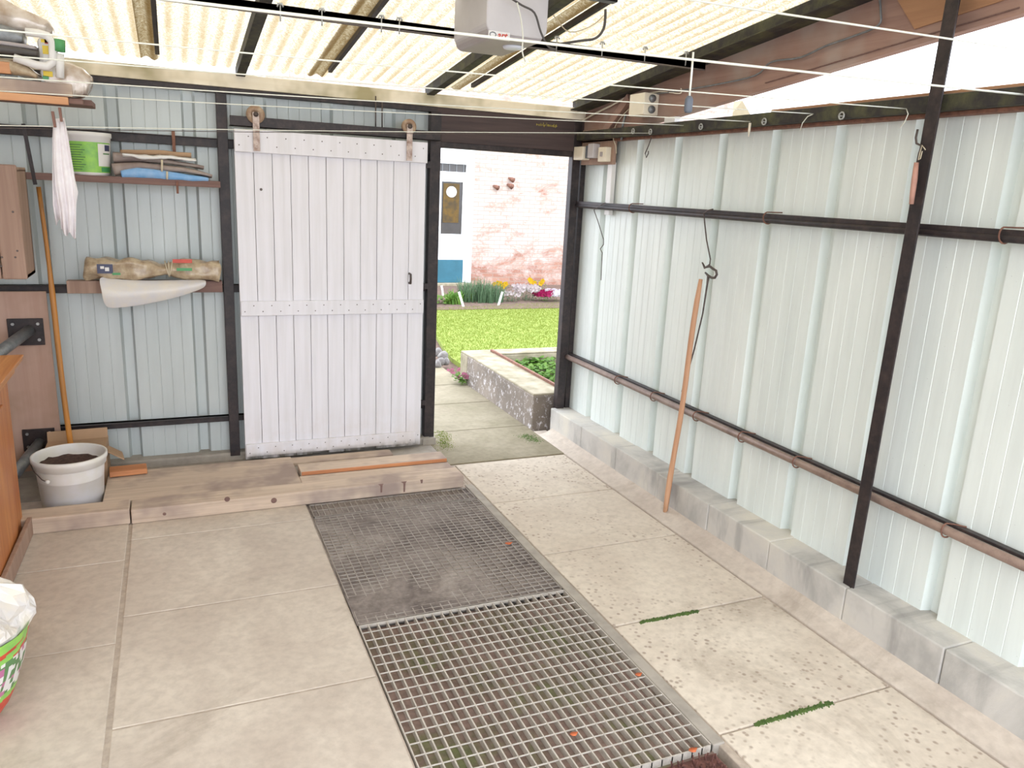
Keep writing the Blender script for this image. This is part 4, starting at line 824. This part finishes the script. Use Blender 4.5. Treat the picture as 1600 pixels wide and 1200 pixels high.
# ================================================================ GARDEN
# raised planter
pw = thing('garden_planter', 'low concrete garden planter wall with flaking white paint', 'planter', (2.8, 5.7, 0))
MB().box((2.39, 4.99, -.05), (2.63, 6.42, .262)).build('side_wall', ['planter'], pw, False, .012)
MB().box((2.392, 4.995, .255), (2.66, 6.42, .275)).box((2.392, 6.42, .255), (4.6, 6.60, .272)).build('coping', 'planter_top', pw, False, .008)
MB().box((2.39, 6.42, -.05), (4.6, 6.60, .255)).build('end_wall', 'planter_top', pw, False, .008)
MB().bar((2.655, 5.0, .285), (2.655, 6.5, .285), .02, .02).build('edge_rail', 'rust', pw)
MB().box((2.62, 4.98, -.05), (2.70, 5.02, .262)).build('return', 'cement', pw, False, .006)
MB().box((2.63, 5.0, -.05), (4.6, 6.42, .13)).build('soil', 'lightsoil', pw)
def blades(m, c, n, h, rad, w, lean=.4, k=0, seg=3):
    for i in range(n):
        a = random.uniform(0, 6.283); r = rad*random.random()**.5; p = Vector((c[0]+r*math.cos(a), c[1]+r*math.sin(a), c[2])); hh = h*random.uniform(.6, 1.1); b = random.uniform(0, 6.283)
        d = Vector((math.cos(b), math.sin(b), 0))*lean*hh*random.uniform(.3, 1); s = Vector((-math.sin(b), math.cos(b), 0))*w/2; base = len(m.v)
        for j in range(seg+1):
            t = j/seg; q = p+Vector((0, 0, hh*t*(1-.25*t*lean)))+d*t*t; ww = s*(1-t*.85); m.v += [q-ww, q+ww]
        for j in range(seg): m.f.append((base+2*j, base+2*j+1, base+2*j+3, base+2*j+2)); m.k.append(k)
def leaves(m, c, n, h, rad, sz, k=0):
    for i in range(n):
        a = random.uniform(0, 6.283); r = rad*random.random()**.5; p = Vector((c[0]+r*math.cos(a), c[1]+r*math.sin(a), c[2]+h*random.uniform(.2, 1))); b = random.uniform(0, 6.283); tl = random.uniform(-.4, .6)
        d = Vector((math.cos(b), math.sin(b), tl))*sz; s = Vector((-math.sin(b), math.cos(b), random.uniform(-.3, .3)))*sz*.45; base = len(m.v); m.v += [p, p+d*.5+s, p+d, p+d*.5-s]; m.f.append((base, base+1, base+2, base+3)); m.k.append(k)
def plant(name, c, label, cat, leafk, flower=None, n=40, h=.15, rad=.08, w=.01, nf=8, fs=.02, broad=False, group=None, lean=.5):
    t = thing(name, label, cat, c, group); m = MB()
    if broad: leaves(m, c, n, h, rad, w); blades(m, c, n//3, h*.8, rad*.6, .004)
    else: blades(m, c, n, h, rad, w, lean)
    m.build('foliage', leafk, t)
    if flower:
        f = MB()
        for i in range(nf):
            a = random.uniform(0, 6.283); r = rad*random.random()**.5; p = Vector((c[0]+r*math.cos(a), c[1]+r*math.sin(a), c[2]+h*random.uniform(.75, 1.1)))
            for j in range(5):
                q = j*1.2566+a; d = Vector((math.cos(q), -.35, math.sin(q)))*fs; s = Vector((-math.sin(q), 0, math.cos(q)))*fs*.45; b = len(f.v); f.v += [p, p+d*.6+s, p+d, p+d*.6-s]; f.f.append((b, b+1, b+2, b+3)); f.k.append(0)
        o = f.build('flowers', flower, t); o['label'] = {'fl_y': 'yellow flowers', 'fl_w': 'white flowers', 'fl_p': 'pink flowers', 'fl_m': 'magenta flowers', 'fl_h': 'pale pinkish flowers'}[flower]
    return t
for (u, v, l) in ((815, 577, 'leafy green plant at the left end of the planter'), (835, 588, 'leafy green plant in the middle row of the planter'), (852, 573, 'leafy green plant at the back of the planter'), (856, 598, 'leafy green plant at the near right of the planter'), (830, 570, 'small leafy plant near the planter back wall'), (862, 585, 'leafy green plant half hidden behind the dark door post')):
    p = at(u, v, 2, .14); plant('bedding_plant', (p.x, p.y, .13), l, 'plant', 'leafy', None, 110, .09, .13, .05, broad=True, group='green plants in the planter')
# lawn
lawn = MB(); poly = [(2.42, 6.62), (2.62, 6.95), (2.62, 7.5), (2.7, 8.0), (2.9, 9.0), (2.9, 10.2), (3.4, 10.75), (4.5, 11.0), (5.7, 11.2), (7.5, 11.3), (7.5, 6.62)]
lawn.prism(poly, 2, -.06, .0); S(lawn.build('lawn_ground', 'lawnbase'))
def inside(x, y):
    c = False; j = len(poly)-1
    for i in range(len(poly)):
        xi, yi = poly[i]; xj, yj = poly[j]
        if (yi > y) != (yj > y) and x < (xj-xi)*(y-yi)/(yj-yi)+xi: c = not c
        j = i
    return c
m = MB(); cnt = 0
while cnt < 60000:
    x = random.uniform(2.4, 6.6); y = random.uniform(6.62, 11.3)
    if not inside(x, y): continue
    cnt += 1; a = random.uniform(0, 6.28); h = random.uniform(.010, .024); w = .004; dx, dy = math.cos(a), math.sin(a); b = len(m.v)
    m.v += [Vector((x-dy*w, y+dx*w, -.002)), Vector((x+dy*w, y-dx*w, -.002)), Vector((x+dx*h*.2, y+dy*h*.2, h))]; m.f.append((b, b+1, b+2)); m.k.append(0)
T(m.build('lawn_grass', 'grass', None), 'bright green mown lawn beyond the garage opening', 'grass', None, 'stuff')
# border, stones and flowers by the path
for i, (u, v, s) in enumerate(((684, 552, .05), (692, 558, .055), (688, 566, .045), (698, 565, .04), (684, 570, .04))):
    p = at(u, v, 2, .02); m = MB(); rr = random.uniform; 
    m.loft([(p+Vector((0, 0, -.03)), s*.7, s*.6), (p, s, s*.8), (p+Vector((0, 0, s*.7)), s*.8, s*.6), (p+Vector((0, 0, s*1.1)), s*.3, s*.3)], 12, .8, .02, 12, 0, (0, 1, 0))
    T(m.build('edging_stone', 'stone', None, True), ['pale edging stone by the path, farthest', 'pale edging stone by the path, right upper one', 'pale edging stone by the path, centre one', 'pale edging stone by the path, small right one', 'pale edging stone by the path, nearest'][i], 'stone', 'stones edging the path')
p = at(722, 600, 2, 0); plant('primrose', (p.x, p.y, -.0), 'pink flowering plant at the planter corner beside the path', 'plant', 'leafy', 'fl_p', 50, .09, .07, .04, 8, .022, True)
p = at(712, 585, 2, 0); plant('primrose', (p.x, p.y, -.0), 'small pale pink flowering plant at the lawn edge', 'plant', 'leafy', 'fl_p', 20, .04, .08, .025, 12, .016, True)
# bed in front of the house
mm = MB(); mm.box((2.9, 10.6, -.06), (9.5, 13.36, .008)); S(mm.build('flower_bed', 'lightsoil'))
def G(u, v): return at(u, v, 2, .01)
def P3(u, v): q = G(u, v); return (q.x, q.y, .008)
plant('grass_clump', P3(742, 470), 'tall grey green grassy clump in the flower bed, left half', 'plant', 'bluegreen', None, 260, .38, .26, .016, lean=.5)
plant('grass_clump', P3(765, 471), 'tall grey green grassy clump in the flower bed, right half', 'plant', 'bluegreen', None, 220, .34, .22, .016, lean=.5)
plant('grass_clump', P3(727, 463), 'sparse grassy clump before the teal door panel', 'plant', 'bluegreen', None, 50, .35, .12, .012, lean=.5)
plant('leafy_plant', P3(708, 474), 'bright green upright leafy plant in the bed before the door', 'plant', 'leafy', None, 60, .22, .14, .045, lean=.7)
plant('leafy_plant', P3(690, 474), 'low green leafy plant beside the left door post', 'plant', 'leafy', None, 90, .12, .18, .06, broad=True)
plant('leafy_plant', P3(725, 470), 'pale green leafy plant right of the bright one', 'plant', 'leafy', None, 50, .18, .12, .05, lean=.8)
plant('pansy', P3(785, 463), 'yellow pansy clump in the middle of the flower bed', 'plant', 'leafy', 'fl_y', 60, .22, .12, .04, 7, .05, True)
plant('pansy', P3(768, 462), 'small yellow pansy behind the grassy clump', 'plant', 'leafy', 'fl_y', 20, .2, .06, .03, 2, .04, True)
plant('pansy', P3(833, 458), 'yellow pansies right of the heather, left one', 'plant', 'leafy', 'fl_y', 30, .22, .08, .04, 3, .05, True)
plant('pansy', P3(845, 458), 'yellow pansies right of the heather, right one', 'plant', 'leafy', 'fl_y', 30, .22, .08, .04, 3, .05, True)
plant('heather', P3(822, 469), 'pale pinkish heather mound in the flower bed', 'plant', 'bluegreen', 'fl_h', 200, .22, .24, .03, 160, .026, True)
plant('heather', P3(798, 471), 'greyish low heather mound left of the pale pinkish one', 'plant', 'bluegreen', 'fl_h', 130, .14, .18, .03, 40, .02, True)
plant('azalea', P3(848, 470), 'bright magenta flowering clump in the flower bed', 'plant', 'leafy', 'fl_m', 60, .14, .17, .04, 120, .04, True)
plant('candytuft', P3(866, 470), 'white flowering clump beside the magenta one', 'plant', 'leafy', 'fl_w', 60, .15, .18, .04, 130, .04, True)
for (u0, v0, u1, v1, l) in ((693, 462, 690, 446, 'upright white plant marker nearest the door post'), (725, 479, 717, 456, 'white plant marker leaning left in the flower bed'), (778, 477, 785, 456, 'white plant marker leaning right in the flower bed')):
    p = G(u0, v0); q = at(u1, v1, 1, p.y); m = MB(); m.bar(p-Vector((0, 0, .03)), q, .035, .008, (0, 1, 0)); T(m.build('plant_marker', 'white_plastic', None, False, .002), l, 'marker', 'white plant markers in the flower bed')
# house
HY = 13.4
hm = MB(); hm.box((4.99, HY, -.1), (10.5, HY+.3, 4.2)); hm.box((1.5, HY, -.1), (4.0, HY+.3, 4.2)); hm.box((4.0, HY, 2.42), (4.99, HY+.3, 4.2)); hm.box((4.0, HY+.2, -.1), (4.99, HY+.3, 2.42)); 
hs = thing('brick_house', 'whitewashed flaking red brick house wall across the garden', 'house', (6, HY, 0)); hm.build('wall', 'brick', hs)
MB().box((4.9, HY-.03, 0), (4.995, HY+.05, 2.24)).box((4.0, HY-.031, 2.2), (4.996, HY+.05, 2.46)).box((3.95, HY-.03, 0), (4.05, HY+.05, 2.21)).build('door_frame', 'upvc', hs, False, .004)
wn = MB().box((4.045, HY-.005, 1.955), (4.905, HY+.06, 2.0)).box((4.045, HY-.005, 2.135), (4.905, HY+.06, 2.205)).box((4.85, HY-.004, 1.99), (4.906, HY+.06, 2.14)).build('transom_frame', 'upvc', hs)
MB().box((4.045, HY+.03, 1.99), (4.86, HY+.05, 2.14)).build('pane', 'glassdark', wn)
m = MB()
for i in range(6): x = 4.15+i*.13; m.box((x, HY+.02, 1.998), (x+.008, HY+.032, 2.137))
m.build('glazing_bars', 'greymetal', wn)
dr = MB().box((4.045, HY+.001, .06), (4.40, HY+.05, 1.96)).box((4.39, HY+.002, 1.83), (4.84, HY+.05, 1.961)).box((4.80, HY+.0, .06), (4.905, HY+.05, 1.962)).box((4.39, HY+.003, .05), (4.81, HY+.05, .92)).build('garden_door', 'upvc', hs)
MB().box((4.38, HY+.03, .90), (4.82, HY+.045, 1.84)).build('pane', 'glassdark', dr)
d1, d2 = at(696, 287, 1, HY), at(718, 368, 1, HY); MB().box((4.44, HY+.02, 1.12), (4.74, HY+.029, 1.80)).build('curtain', 'curtain', dr)
r = at(706, 300, 1, HY); MB().lathe((r.x, HY+.018, r.z), [(.098, 0), (.095, -.008)], 28, axis='y').build('round_sticker', 'white_plastic', dr, True)
MB().box((4.06, HY-.012, .052), (4.84, HY+.04, .465)).build('kick_panel', 'teal', dr, False, .004)['label'] = 'teal lower panel'
MB().box((4.0, HY-.14, -.02), (5.0, HY+.02, .05)).build('doorstep', 'planter_top', hs, False, .006)
lm = thing('wall_lamp', 'small dark twin spot lamp on the brick house wall', 'lamp', at(790, 285, 1, HY-.05), None)
for u, v, r_ in ((775, 292, .045), (797, 290, .05), (799, 280, .045)):
    p = at(u, v, 1, HY-.06); MB().loft([(p+Vector((-.03, .05, .02)), r_*.4, r_*.4), (p, r_*.8, r_*.8), (p+Vector((.03, -.04, -.02)), r_, r_)], 14, 1).build('spot', 'rust', lm, True)
# neighbour gable seen above the right wall
g0, g1, g2 = at(1128, 190, 1, 26), at(1160, 157, 1, 26), at(1184, 188, 1, 26)
nh = thing('neighbour_house', 'distant tan gable seen through the gap above the right wall', 'house', (g1.x, 28, -.1))
MB().prism([(g0.x, -.1), (g0.x, g0.z-.2), (g1.x, g1.z), (g2.x, g2.z-.2), (g2.x, -.1)], 1, 26, 31).build('gable', 'tan', nh)
